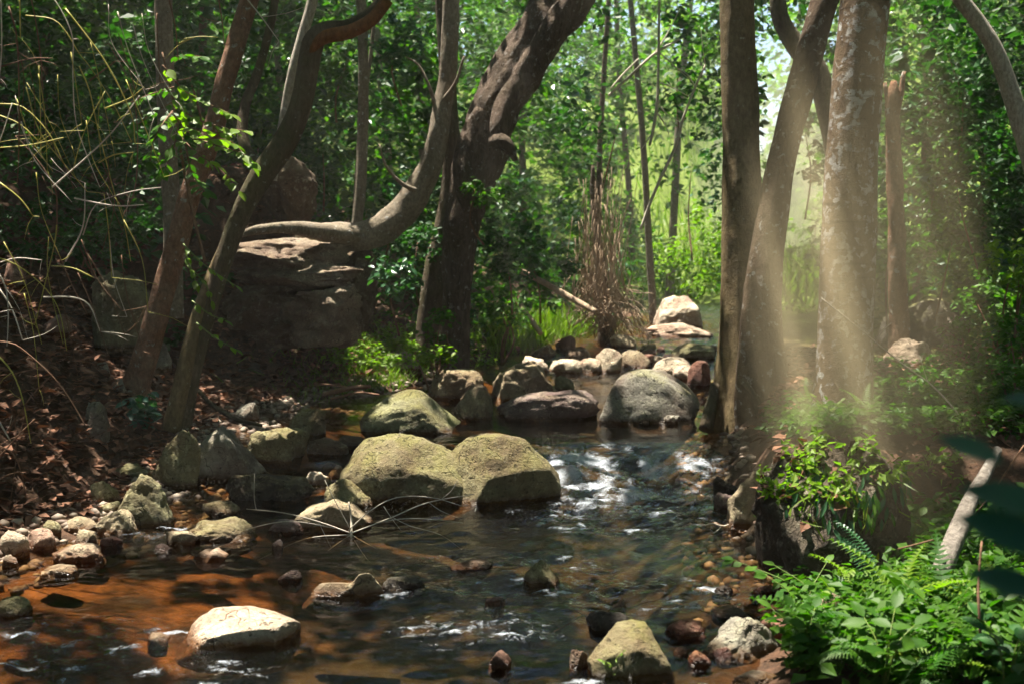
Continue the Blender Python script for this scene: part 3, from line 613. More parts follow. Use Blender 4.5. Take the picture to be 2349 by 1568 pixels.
tree('broken_tree', 'reddish broken topped trunk with peeling bark behind the lichen trunk',
     [[(2062, 760, 46), (2060, 640, 42), (2056, 500, 38), (2052, 380, 36), (2046, 280, 30), (2048, 215, 28), (2050, 186, 12)], [(2050, 270, 22), (2066, 215, 14), (2074, 165, 8)], [(2046, 260, 20), (2036, 225, 14), (2030, 190, 8)]],
     'bark_red', 10.5, lump=.22, lump_scale=4, crown=False)
tree('pale_leaning_tree', 'pale smooth trunk leaning left in the upper right foliage',
     [[(2420, 560, 46), (2340, 280, 42), (2290, 130, 38), (2250, 60, 36), (2205, 0, 34), (2150, -80, 30)]], 'bark_pale', 11.0, rise=[(-.8, 0, 2.5)], lump=.08)
# centre: gnarled leaner and its neighbours
gn = tree('gnarled_tree', 'great gnarled leaning tree with hollow and rough bark in the centre',
     [[(1040, 850, 66), (1042, 760, 62), (1048, 660, 66), (1058, 560, 76), (1076, 450, 92), (1104, 350, 112), (1136, 260, 112), (1188, 160, 112), (1252, 60, 116), (1312, -30, 118), (1395, -160, 105)]],
     'bark_rough', 12.6, seg=48, lump=.20, lump_scale=1.8, flute=5, flute_amp=.15, flute_h=1.2, rise=[(1.2, 0, 4.5)], step=.035,
     knots=((1.95, 1.2, .10, .2), (2.5, 4.4, .08, .25), (3.3, 5.2, .10, .3)))
limb(gn, [(1082, 480, 40, 12.3), (1066, 430, 46, 12.25), (1062, 370, 46, 12.3), (1078, 310, 40, 12.4), (1105, 250, 30, 12.4)], 'bark_rough', 12.3, 'limb', seg=16, lump=.18)
limb(gn, [(1172, 350, 18, 12.05), (1148, 310, 44, 12.05), (1155, 260, 52, 12.1), (1188, 200, 50, 12.1), (1242, 110, 52, 12.1), (1305, 10, 50, 12.1), (1345, -60, 46, 12.1)], 'bark_rough', 12.1, 'limb', seg=16, lump=.25, lump_scale=3)
limb(gn, [(1128, 330, 26, 12.0), (1150, 322, 34, 11.95), (1172, 345, 24, 11.95), (1182, 370, 10, 11.95)], 'bark_rough', 12., 'burl', seg=14, lump=.2)
tree('shaded_tree', 'brown shaded trunk close behind the foot of the gnarled tree',
     [[(985, 800, 62), (988, 700, 56), (1002, 600, 50), (1025, 500, 48), (1035, 400, 44), (1030, 250, 40), (1020, 60, 36), (1010, -80, 34)]], 'bark_dark', 13.4, rise=[(0, .3, 4)])
swoop = tree('swooping_tree', 'grey trunk sweeping up in a curve from the overhanging rock',
     [[(760, 545, 62), (830, 540, 66), (895, 515, 68), (945, 460, 64), (985, 380, 54), (1008, 290, 46), (1026, 180, 42), (1034, 80, 40), (1036, -20, 38), (1038, -140, 36)]], 'bark_grey', 12.0, seg=26, rise=[(.2, 0, 4.0)], lump=.15, lump_scale=3, crown=True)
limb(swoop, [(870, 535, 20, 12.0), (800, 540, 46, 11.85), (730, 530, 38, 11.55), (660, 522, 26, 11.35), (590, 528, 20, 11.3), (550, 540, 12, 11.3)], 'bark_grey', 11.5, 'root', lump=.15, seg=12)
limb(swoop, [(960, 440, 14, 11.9), (920, 420, 9, 11.8), (885, 380, 6, 11.7), (870, 330, 3, 11.7)], 'bark_grey', 12)
limb(swoop, [(1018, 230, 12, 11.9), (1045, 190, 8, 11.8), (1065, 130, 5, 11.7)], 'bark_grey', 12)
limb(swoop, [(1000, 250, 12, 12), (985, 200, 8, 11.9), (960, 150, 5, 11.9), (930, 130, 3, 11.8)], 'bark_grey', 12)
tree('slim_tree', 'slim straight pale brown trunk rising behind the overhanging rock',
     [[(818, 520, 24), (828, 420, 25), (833, 250, 24), (832, 100, 23), (828, -20, 23), (826, -120, 22)]], 'bark_grey', 13.0, rise=[(0, 0, 4.5)], seg=14)
tree('slim_tree', 'thin crooked stem right beside the slim straight pale brown trunk',
     [[(812, 500, 9), (826, 300, 10), (850, 130, 9), (862, 0, 8), (866, -60, 7)]], 'bark_grey', 13.4, seg=8, crown=False)
# left: the dark multi-stemmed tree and the reddish leaner
dk = tree('crooked_tree', 'dark crooked tree with an orange bough bending over to the right',
     [[(408, 975, 62), (432, 880, 46), (470, 740, 40), (512, 600, 40), (552, 490, 44), (604, 395, 56), (652, 330, 54), (688, 250, 50), (706, 160, 48), (718, 100, 50), (745, 72, 44), (800, 62, 36), (850, 34, 32), (885, -10, 30), (910, -90, 26)]],
     'bark_dark', 8.8, seg=26, lump=.09, rise=[(.3, 0, 3.5)])
limb(dk, [(392, 985, 44, 8.7), (412, 900, 40, 8.7), (440, 780, 36, 8.75), (478, 660, 32, 8.8), (520, 560, 30, 8.9), (560, 470, 30, 8.9), (600, 400, 30, 8.85)], 'bark_olive', 8.7, 'limb', seg=16)
limb(dk, [(700, 140, 4, 8.74), (724, 104, 22, 8.73), (750, 84, 32, 8.73), (800, 74, 32, 8.73), (852, 46, 29, 8.73), (890, 0, 26, 8.73)], 'bark_orange', 8.7, 'branch', seg=16)
limb(dk, [(600, 390, 30, 8.9), (560, 330, 26, 9.1), (560, 250, 24, 9.2), (590, 170, 20, 9.3), (620, 60, 18, 9.3), (640, -60, 16, 9.4)], 'bark_dark', 9., 'limb', seg=12)
tree('pale_slim_tree', 'bright pale slender trunk slanting up behind the dark crooked tree',
     [[(640, 330, 18), (655, 240, 20), (672, 160, 22), (692, 90, 24), (712, 20, 24), (728, -50, 24)]], 'bark_pale', 10.8, seg=12, rise=[(.2, 0, 4)], crown=True)
tree('reddish_tree', 'leaning reddish trunk patched with grey lichen on the left bank',
     [[(306, 900, 66), (322, 850, 58), (350, 760, 54), (378, 660, 52), (405, 560, 50), (432, 460, 50), (465, 370, 46), (492, 290, 44), (512, 200, 42), (545, 90, 42), (575, -10, 40), (600, -120, 38)]],
     'bark_red', 9.3, seg=28, lump=.09, rise=[(.3, .2, 4.5)], flute=5, flute_amp=.15, flute_h=.3)
tree('grey_shaded_tree', 'upright grey trunk in deep shade behind the reddish leaning trunk',
     [[(398, 640, 42), (396, 520, 40), (388, 380, 40), (380, 220, 40), (376, 80, 40), (374, -40, 38), (372, -140, 36)]], 'bark_grey', 10.2, seg=18, rise=[(0, .2, 4.5)])
# thin trunks standing in the far wood
far = [(100, 14, 16), (455, 16, 20), (590, 15.5, 16), (655, 18, 16), (905, 17, 16), (940, 20, 13), (975, 23, 15), (1260, 18, 14), (1330, 16.5, 18), (1365, 17, 14), (1400, 16.8, 14), (1500, 18.5, 16), (1535, 24, 18), (1620, 22, 16), (1790, 30, 12), (1905, 26, 14), (2100, 17, 14), (2140, 21, 18), (2260, 15.5, 16), (2330, 19, 18), (1080, 22, 14), (1200, 25, 16), (1450, 28, 14)]
fl = ['left of the dark hillside', 'between the reddish and crooked trunks', 'just right of the reddish trunk', 'behind the pale slanting trunk', 'left of the swooping trunk', 'beside the curve of the swooping trunk',
      'just left of the gnarled tree top', 'right of the gnarled tree', 'on the left of the vine hung stump', 'buried in dead vines near the stream', 'on the right of the vine hung stump', 'above the big white boulder', 'in the bright shrubs upstream',
      'left of the twin trunks', 'in the bright gap between the trunks', 'left of the lichen trunk', 'right of the broken trunk', 'in the dim wood at upper right', 'among the glossy leaves at far right', 'at the right edge of the wood', 'behind the gnarled tree', 'behind the gnarled bole, farther off', 'in the far wood over the stream']
for n_, ((px_, Yf, w), s) in enumerate(zip(far, fl)):
    if n_ in (2, 5, 7, 8, 10, 13, 15, 20): continue
    lean = random.uniform(-60, 60); xb = (px_ - CX) / F * Yf; zb = float(land_z(xb, Yf)); yb = float(project(np.array((xb, Yf, zb)))[1])
    tree('slender_tree', 'slender brown trunk ' + s, [[(px_, yb, w * 1.2), (px_ + lean * .2, yb - 200, w), (px_ + lean * .6 + random.uniform(-12, 12), yb - 450, w * .9), (px_ + lean, min(-60, yb - 700), w * .75)]],
         random.choice(['bark_dark', 'bark_grey', 'bark_olive', 'bark_rough']), Yf, seg=10, rise=[(random.uniform(-.4, .4), 0, 3.5)], group='slender trunks in the wood', step=.15)

def stick(name, label, pp, Y, mat, cat, twigs=(), seg=7, lump=.08, group=None, part='twig'):
    P = px_path(pp, Y); root = empty(name, P[0, :3], label, cat, group)
    obj('stem', tube_mesh('stem', local(P, P[0, :3]), M[mat], seg=seg, lump=lump, step=.05), root)
    for t in twigs: obj(part, tube_mesh(part, local(px_path(t, Y), P[0, :3]), M[mat], seg=5, lump=0, step=.06), root)
    return root
stick('fallen_log', 'thin pale fallen log slanting down to the vine hung stump', [(1195, 622, 12, 14.5), (1260, 655, 14, 14.2), (1320, 690, 14, 14), (1368, 716, 12, 13.8)], 14, 'dead_wood', 'log', seg=12)
stick('log', 'short weathered log propped in the grass left of the stump', [(1195, 700, 10, 14.4), (1215, 730, 12, 14.2), (1240, 765, 12, 14)], 14, 'dead_wood', 'log', seg=10)
stick('stick', 'straight brown stick lying on the flat white slab upstream', [(1478, 757, 6, 16.1), (1550, 758, 7, 16.1), (1625, 761, 6, 16.0)], 16, 'twig_brown', 'stick')
stick('dead_sapling', 'bleached dead sapling with side twigs hanging in the upper centre', [(1490, 335, 6), (1498, 300, 7), (1508, 230, 7), (1511, 120, 6), (1512, 20, 5), (1513, -30, 4)], 11.5, 'dead_pale', 'sapling',
      [[(1510, 240, 4), (1530, 262, 3), (1562, 282, 2)], [(1511, 190, 4), (1540, 200, 3), (1580, 222, 2)], [(1508, 260, 4), (1525, 285, 3), (1535, 310, 2)], [(1511, 120, 3), (1545, 150, 3), (1590, 190, 2)], [(1500, 300, 4), (1480, 330, 3), (1470, 345, 2)], [(1512, 60, 3), (1485, 40, 2), (1460, 30, 2)]])
stick('dead_sapling', 'long bare yellowish stem bending up to the right above the boulder', [(1470, 525, 6), (1490, 470, 7), (1515, 410, 7), (1548, 340, 7), (1568, 270, 6), (1595, 200, 5), (1618, 150, 4)], 11.0, 'dead_pale', 'sapling',
      [[(1595, 200, 4), (1575, 170, 3), (1540, 150, 2)], [(1618, 150, 3), (1612, 110, 2), (1608, 70, 2)]])
stick('dead_branch', 'pale dead branch pair slanting through the upper foliage', [(1395, 220, 5), (1440, 180, 6), (1500, 125, 6), (1560, 90, 4)], 13.5, 'dead_pale', 'branch', [[(1400, 205, 4), (1430, 170, 4), (1465, 135, 3)], [(1500, 125, 3), (1530, 80, 3), (1560, 20, 2)]])
stick('twig', 'thin bare twig slanting across the foot of the lichen trunk', [(1884, 684, 2.6, 6.4), (1960, 744, 3, 6.4), (2060, 826, 3.4, 6.45), (2140, 885, 3.6, 6.5), (2200, 950, 4, 6.55)], 6.4, 'dead_pale', 'twig', [[(2012, 786, 2.4, 6.42), (2018, 765, 2, 6.4), (2045, 740, 1.6, 6.4)], [(2130, 880, 2.6, 6.5), (2120, 850, 2, 6.5), (2110, 815, 1.6, 6.5)]])
gl = stick('grey_branch', 'pale grey broken branch leaning in the ferns', [(2150, 1340, 50, 4.55), (2172, 1280, 48, 4.65), (2198, 1215, 44, 4.8), (2225, 1150, 36, 4.95), (2262, 1085, 28, 5.1), (2290, 1030, 20, 5.2)], 4.6, 'bark_drift', 'branch', seg=18, lump=.16)
stick('twig', 'slim brown stick crossing behind the grey broken branch', [(2060, 1258, 4, 5.0), (2130, 1240, 5, 5.0), (2190, 1220, 4, 5.1), (2260, 1150, 4, 5.2), (2349, 1020, 4, 5.3)], 5, 'twig_brown', 'twig')
stick('twig', 'long dark stem standing upright in the fern bed', [(2250, 1480, 7, 3.9), (2246, 1400, 7, 3.9), (2244, 1340, 6, 3.95), (2252, 1240, 5, 4.0)], 3.9, 'twig_brown', 'twig')
stick('twig', 'pale forked twig lying at the craggy rock by the water', [(1688, 1196, 4, 6.7), (1660, 1206, 4, 6.65), (1635, 1200, 4, 6.6), (1618, 1204, 3, 6.6)], 6.6, 'dead_pale', 'twig', [[(1655, 1206, 3, 6.65), (1645, 1216, 3, 6.6), (1635, 1222, 2, 6.6)]])
stick('twig', 'reddish driftwood twig trailing from the dark wet rock', [(1372, 1432, 4, 5.1), (1340, 1410, 4, 5.1), (1300, 1432, 3, 5.05), (1270, 1448, 2, 5.0)], 5.1, 'twig_brown', 'twig', [[(1340, 1410, 3, 5.1), (1310, 1396, 2, 5.1), (1280, 1398, 2, 5.1)]])
stick('twig', 'thin reddish twig arching over the water right of the dark wet rock', [(1440, 1396, 3, 5.3), (1500, 1376, 3, 5.3), (1560, 1384, 3, 5.3), (1640, 1410, 2, 5.3)], 5.3, 'twig_brown', 'twig')
stick('root', 'bare root running down the dim bank below the overhang', [(450, 890, 10, 9.3), (490, 930, 10, 9.2), (540, 960, 10, 9.1), (600, 975, 8, 9.0)], 9.2, 'bark_dark', 'root')
stick('driftwood', 'dark driftwood sticks piled behind the pyramid shaped boulder', [(740, 905, 10, 10.8), (800, 890, 12, 10.8), (850, 885, 8, 10.9)], 10.8, 'twig_brown', 'driftwood', [[(760, 915, 6, 10.7), (820, 900, 6, 10.7), (870, 905, 5, 10.6)], [(730, 880, 5, 10.9), (780, 885, 6, 10.9), (840, 900, 5, 10.8)]])
# the dead twigs that radiate out of the shallows
tw = stick('dead_branch', 'dead thorny branch radiating bare twigs in front of the pale tan rock', [(805, 1236, 6, 6.55), (806, 1222, 7, 6.55), (806, 1190, 5, 6.6), (800, 1150, 3, 6.6)], 6.55, 'dead_pale', 'branch',
  [[(805, 1222, 3.7), (730, 1195, 2.5), (650, 1175, 2.2), (565, 1166, 1.9)], [(805, 1222, 3.1), (900, 1185, 2.8), (980, 1152, 2.5), (1088, 1132, 1.9)], [(800, 1215, 3.1), (850, 1170, 2.5), (910, 1140, 2.5), (990, 1140, 1.9), (1062, 1160, 1.2)],
   [(805, 1225, 2.5), (700, 1235, 1.9), (590, 1284, 1.6)], [(770, 1210, 2.5), (650, 1195, 2.2), (520, 1230, 1.9), (415, 1285, 1.2)], [(805, 1222, 2.5), (880, 1195, 1.9), (960, 1188, 1.9), (1062, 1198, 1.2)], [(805, 1225, 2.5), (840, 1245, 1.9), (862, 1256, 1.2)], [(805, 1225, 2.5), (775, 1245, 1.9), (752, 1262, 1.2)],
   [(588, 1168, 1.9), (583, 1140, 1.6), (584, 1085, 1.2)], [(805, 1215, 2.5), (770, 1150, 1.9), (745, 1100, 1.2)], [(1010, 1146, 1.9), (1035, 1125, 1.6), (1050, 1100, 1.2)], [(985, 1152, 1.9), (1010, 1170, 1.6), (1058, 1190, 1.2)], [(805, 1225, 1.9), (830, 1265, 1.2), (845, 1285, 1.0)], [(880, 1160, 1.9), (900, 1190, 1.2), (920, 1215, 1.0)],
   [(730, 1195, 1.9), (745, 1225, 1.2), (760, 1255, 1.2)], [(900, 1185, 1.9), (940, 1205, 1.4), (1010, 1225, 1.0), (1060, 1260, 1.0)]])

# ------------------------------------------------------------------ leaves
DIA_V = np.array([(0, 0, 0), (.45, .30, .07), (1, 0, -.06), (.45, -.30, .07)]); DIA_F = np.array([(0, 2, 1), (0, 3, 2)])
HEX_V = np.array([(0, 0, 0), (.28, .24, .05), (.68, .23, .03), (1, 0, -.10), (.68, -.23, .03), (.28, -.24, .05), (.5, 0, -.02)])
HEX_F = np.array([(0, 6, 1), (1, 6, 2), (2, 6, 3), (3, 6, 4), (4, 6, 5), (5, 6, 0)])
BLADE_V = np.array([(0, .03, 0), (0, -.03, 0), (.55, -.022, .05), (.55, .022, .05), (1, 0, -.08)]); BLADE_F = np.array([(0, 1, 2), (0, 2, 3), (3, 2, 4)])
def frames(n, up=.9, r=rng, droop=.25):
    th = r.uniform(0, 2 * math.pi, n); a = np.stack([np.cos(th), np.sin(th), r.normal(-droop, .35, n)], -1); a /= np.linalg.norm(a, axis=1, keepdims=True)
    nn = np.stack([r.normal(0, .45, n), r.normal(0, .45, n), np.full(n, up)], -1); nn -= a * (nn * a).sum(1, keepdims=True); nn /= np.linalg.norm(nn, axis=1, keepdims=True) + 1e-9
    return a, np.cross(nn, a), nn
def leaf_mesh(name, C, size, mat, tmpl='dia', up=.9, droop=.25, r=rng, fr=None):
    TV, TF = {'dia': (DIA_V, DIA_F), 'hex': (HEX_V, HEX_F), 'blade': (BLADE_V, BLADE_F)}[tmpl]
    n = len(C); a, b, c = fr if fr is not None else frames(n, up, r, droop); s = np.broadcast_to(size, (n,))[:, None, None]
    V = C[:, None] + s * (a[:, None] * TV[None, :, 0, None] + b[:, None] * TV[None, :, 1, None] + c[:, None] * TV[None, :, 2, None])
    Fc = (np.arange(n)[:, None, None] * len(TV) + TF[None]).reshape(-1, 3)
    me = mesh_from(name, V.reshape(-1, 3), Fc, mat, False); attr(me, 'rnd', np.repeat(r.uniform(0, 1, n), len(TF)), 'FACE'); return me
def clumps(centres, per, rad, r=rng, flat=.75):
    n = len(centres); k = np.repeat(np.arange(n), per); d = r.normal(size=(len(k), 3)); d *= (r.uniform(.3, 1, len(k)) / (np.linalg.norm(d, axis=1) + 1e-9))[:, None]
    rr = np.broadcast_to(rad, (n,))[k][:, None]; return centres[k] + d * rr * np.array((1, 1, flat))

# canopy gaps cut where sunlight should fall: (picture x, y, radius in metres[, distance])
SPOTS = [(530, 1445, .42), (420, 1330, .32), (250, 1310, .30), (560, 1300, .25), (800, 1350, .30), (700, 1450, .36), (950, 1440, .36), (1150, 1450, .30), (1080, 1500, .25), (1320, 1500, .18), (1450, 1480, .26),
         (770, 1180, .24), (870, 1040, .30), (960, 1020, .25), (1150, 1030, .24), (1200, 1060, .2), (540, 1020, .30), (640, 1068, .20), (720, 1095, .18), (480, 1210, .2), (325, 1130, .18), (110, 1250, .28), (20, 1250, .2), (250, 1200, .16), (170, 1200, .16), (640, 1010, .2), (1050, 920, .2), (1200, 870, .25), (1250, 920, .2), (1480, 890, .25), (930, 930, .25),
         (1240, 835, .30), (1310, 835, .35), (1400, 825, .35), (1470, 825, .3), (1550, 840, .35), (1545, 720, 1.2), (1560, 760, .7), (1250, 770, .75), (1330, 760, .5), (1180, 760, .4), (870, 850, .35), (1000, 800, .25),
         (1905, 985, .14), (1990, 1010, .12), (1815, 990, .10), (1900, 1100, .12), (1400, 650, .35, 15.01), (1850, 420, 4.5, 30), (2085, 800, .35),  
         (2000, 1330, .32, 4.8), (2100, 1400, .35, 4.5), (1900, 1430, .28, 4.7), (2230, 1450, .28, 4.1), (1740, 1460, .22), (2060, 1500, .25, 4.1), (2300, 1100, .28, 4.8), (2190, 1260, .2, 4.7),
         (920, 620, .3, 11.6), (490, 400, .34, 8.2), (500, 630, .12, 8.2), (1590, 590, 1.6, 20), (1580, 450, .8, 17), (1840, 500, 5, 34), (1830, 640, 3, 28), (1450, 600, .55, 16), (1390, 520, .4, 16.5), (1520, 300, .5, 13),
         (700, 60, .4, 10.8), (1340, 40, .35, 12.2), (1150, 320, .22, 12.0), (1200, 230, .2, 12.1), (740, 660, .4), (620, 610, .35), (690, 575, .3), (640, 525, .2, 11.4), (2050, 320, .25, 10.4), (1690, 150, .2, 9.4), (1960, 330, .2, 7.2), (1890, 120, .2, 9.3), (1010, 250, .2, 12),
         (2250, 420, .8, 12), (2150, 200, .8, 13), (2200, 620, .6, 11.5), (2280, 90, .5, 11), (1100, 500, .3, 13), (1250, 560, .5, 14), (860, 400, .6, 15), (930, 120, .8, 17), (450, 140, .3, 10), (330, 110, .3, 11), (1190, 560, .3, 13.4), (1300, 420, .8, 17), (800, 250, .7, 16)]
for px_, py_, r_, ya, yb in [(1985, 950, .055, 3.6, 7.1), (1850, 1180, .06, 3.4, 5.5), (2050, 1150, .04, 3.4, 5.5), (1690, 250, .06, 6.0, 9.2), (1832, 900, .05, 4.5, 8.5), (1250, 420, .09, 6.5, 12.5), (1480, 600, .10, 8, 15), (1120, 330, .07, 6, 12)]:
    SPOTS += [(px_, py_, r_, float(y_)) for y_ in np.arange(ya, yb, r_ * 1.5)]          # long slots cut in the leaves along the view to show sunbeams
bpy.context.view_layer.update(); dgr = bpy.context.evaluated_depsgraph_get()
def seen(px_, py_):
    h = scene.ray_cast(dgr, Vector((0, 0, CAM_Z)), ray(px_, py_).normalized()); return tuple(h[1]) if h[0] else tuple(hit(px_, py_))
for _ in range(60):                             # random gaps cut to light up the back wood
    SPOTS.append((rng.uniform(760, 2400), rng.uniform(-60, 640), rng.uniform(.2, .55), rng.uniform(12.5, 21)))
SP_P = np.array([tuple(at(s[0], s[1], s[3])) if len(s) > 3 else seen(s[0], s[1]) for s in SPOTS]); SP_G = np.array([1 if len(s) == 3 or s[3] == 15.01 else 2 if s[2] > 1.4 else 0 for s in SPOTS]); SP_R = np.array([s[2] for s in SPOTS]); SV = np.array(SUN)
E1 = np.cross(SV, (0, 1., 0)); E1 /= np.linalg.norm(E1); E2 = np.cross(SV, E1)
def in_beam(P, grow=1.0, add=0., low=0):
    u_ = P @ E1; v_ = P @ E2; t_ = P @ SV; od = np.argsort(u_); us, vs_, ts = u_[od], v_[od], t_[od]; m_ = np.zeros(len(P), bool)
    for c, r_, g_ in zip(SP_P, SP_R, SP_G):
        if low and not 0 < g_ <= low: continue
        r_ = r_ * grow + add; cu, cv, ct = c @ E1, c @ E2, c @ SV; i0, i1 = np.searchsorted(us, [cu - r_, cu + r_])
        m_[i0:i1] |= (ts[i0:i1] > ct + .6) & ((us[i0:i1] - cu) ** 2 + (vs_[i0:i1] - cv) ** 2 < r_ * r_)
    out = np.empty(len(P), bool); out[od] = m_; return out

# tree crowns, mostly out of view, shaped to shade the stream and pass set beams
gu, gv = np.meshgrid(np.arange(-13, 14, .55), np.arange(-7, 19.5, .55)); gu, gv = gu.ravel(), gv.ravel()
roof = np.stack([gu + rng.uniform(-.3, .3, len(gu)), gv + rng.uniform(-.3, .3, len(gu)), rng.uniform(5.8, 9.6, len(gu))], -1); roof = roof[rng.uniform(0, 1, len(roof)) > .06 + .25 * (roof[:, 1] > 16.5)]
n_c = 1900
cc = np.stack([rng.uniform(-16, 18, n_c), rng.uniform(17, 38, n_c), rng.uniform(6, 11, n_c)], -1)
cc = np.vstack([cc, np.stack([rng.uniform(-16, -2.5, 600), rng.uniform(14, 30, 600), rng.uniform(5.8, 10, 600)], -1)]); gx_, gy_, gd_ = project(cc); cc = cc[~((gx_ > 1715) & (gx_ < 1900) & (gy_ > 60))]  # extra leaves added on the left to darken the wood there
L = np.vstack([clumps(roof, 120, .62, flat=.5), clumps(cc, 46, .75, flat=.5)])
L = L[~in_beam(L, 1.05, .04)]; L = L[L[:, 2] > 4.8]
an = np.array([a[1][:2] for a in ANCHORS]); own = np.argmin(((L[:, None, :2] - an[None]) ** 2).sum(-1), 1)
for i, (root, e) in enumerate(ANCHORS):
    Q = L[own == i]
    if len(Q) < 10: continue
    sz = np.where(Q[:, 1] > 18, rng.uniform(.11, .17, len(Q)), rng.uniform(.14, .20, len(Q)))
    obj('crown', leaf_mesh('crown', Q - np.array(root.location), sz, M['leaf_mid'] if i % 3 else M['leaf_dark'], 'dia', .9), root)

# understorey that reads as one mass behind the trunks
def allowed(C):
    px_, py_, d = project(C); x, y, z = C.T
    w = water_z(y); chan = (x > left_x(y) - .5) & (x < right_x(y) + .6) & (z < w + 2.6) & (y < 24)
    ok = ~chan & (d > 0)
    ymin = np.select([px_ < 440, px_ < 860, px_ < 1420, px_ < 2000], [10.8, 13.8, 14.0, 14.6], 11.6); ok &= y > ymin
    ok &= ~((px_ > 1722) & (px_ < 1900) & (py_ > 120) & (y < 44)) & ~((px_ > 1740) & (px_ < 1885) & (py_ > 60) & (y < 44))
    ok &= ~((px_ > 1440) & (px_ < 1660) & (py_ > 640) & (y < 20)) & ~((px_ > 1120) & (px_ < 1440) & (py_ > 720) & (y < 16))
    ok &= ~((px_ > 1985) & (px_ < 2240) & (py_ > 640) & (y < 14)) & ~((px_ > 200) & (px_ < 360) & (py_ > 600) & (y < 12))
    return ok
def mass(n, ylo, yhi, hmax, per, rad, size, mat, lab, xf=.52, power=1.3, dark=None):
    y = rng.uniform(ylo, yhi, n); x = rng.uniform(-1, 1, n) * (xf * y + 1.0); g = land_z(x, y, False); z = g + hmax * rng.uniform(0, 1, n) ** power
    C = np.stack([x, y, z], -1); px_, py_, d = project(C); C = C[allowed(C) & (py_ > -260) & (px_ > -150) & (px_ < 2500)]
    Lf = clumps(C, per, rad); Lf = Lf[~in_beam(Lf, 1., .03, 2)]; Lf = Lf[~in_beam(Lf, .6) | (rng.uniform(0, 1, len(Lf)) < .4)]
    o = obj('undergrowth', leaf_mesh('undergrowth', Lf, rng.uniform(.5, 1.7, len(Lf)) * size, M[mat], 'dia', .6, .35)); return tag(o, lab, 'undergrowth', None, 'stuff')
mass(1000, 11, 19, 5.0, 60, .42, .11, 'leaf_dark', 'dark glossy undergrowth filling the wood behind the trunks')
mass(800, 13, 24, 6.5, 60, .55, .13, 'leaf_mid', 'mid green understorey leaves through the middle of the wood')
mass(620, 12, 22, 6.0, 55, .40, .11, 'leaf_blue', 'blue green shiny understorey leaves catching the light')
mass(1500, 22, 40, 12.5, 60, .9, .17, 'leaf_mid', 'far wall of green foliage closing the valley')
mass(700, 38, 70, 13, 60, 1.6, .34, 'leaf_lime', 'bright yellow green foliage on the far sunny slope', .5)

# wood behind and beside the viewpoint, added unseen to block sky fill light
n = 420; th = rng.uniform(0, 1, n); xs_ = np.where(th < .5, rng.uniform(-14, 14, n), np.where(th < .75, rng.uniform(-15, -10.5, n), rng.uniform(10.5, 15, n))); ys_ = np.where(th < .5, rng.uniform(-16, -7, n), rng.uniform(-10, 8, n))
C = np.stack([xs_, ys_, land_z(xs_, ys_, False) + rng.uniform(0, 8, n)], -1); Lf = clumps(C, 50, 1.1)
tag(obj('undergrowth', leaf_mesh('undergrowth', Lf, rng.uniform(.25, .4, len(Lf)), M['leaf_dark'], 'dia', .5)), 'dark leafy wood added unseen behind and beside the viewpoint', 'undergrowth', None, 'stuff')

# ------------------------------------------------------------------ shrubs one can tell apart
def shrub(label, px_, py_, Y, rx, rz, n, size, mat, name='shrub', tm='hex', stem='twig_brown', ry=None, up=.7):
    c = np.array(at(px_, py_, Y)); g = float(surf_z(c[0], c[1])); sc = Y / F; Rv = np.array((rx * sc, (ry or rx) * sc, rz * sc))
    foot = (c[0], c[1], min(g, c[2] - Rv[2] * .5)); root = empty(name, foot, label, 'shrub')
    k = max(6, n // 22); d = rng.normal(size=(k, 3)); d /= np.linalg.norm(d, axis=1, keepdims=True); ctr = d * rng.uniform(.35, 1, k)[:, None] ** .6 * Rv
    Lf = clumps(ctr, 22, max(.12, Rv.min() * .38)) + c; Lf = Lf[~in_beam(Lf, .9, 0, 1)] - np.array(foot)
    obj('foliage', leaf_mesh('foliage', Lf, rng.uniform(.7, 1.25, len(Lf)) * size, M[mat], tm, up, .35), root)
    top = c - np.array(foot)
    for j in range(3 if top[2] < 1.1 else 1):
        e = top + ctr[j % k] * .7; b0 = np.zeros(3) if top[2] < 1.1 else np.array((top[0], top[1], top[2] - Rv[2] - .35)); m = (e + b0) * .5 + rng.normal(0, .06, 3); t = .006 + .004 * Y / 12
        obj('stem', tube_mesh('stem', [(b0[0], b0[1], b0[2] - .05, t * 1.2), (*m, t), (*e, t * .4)], M[stem], seg=6, step=.15), root)
    return root
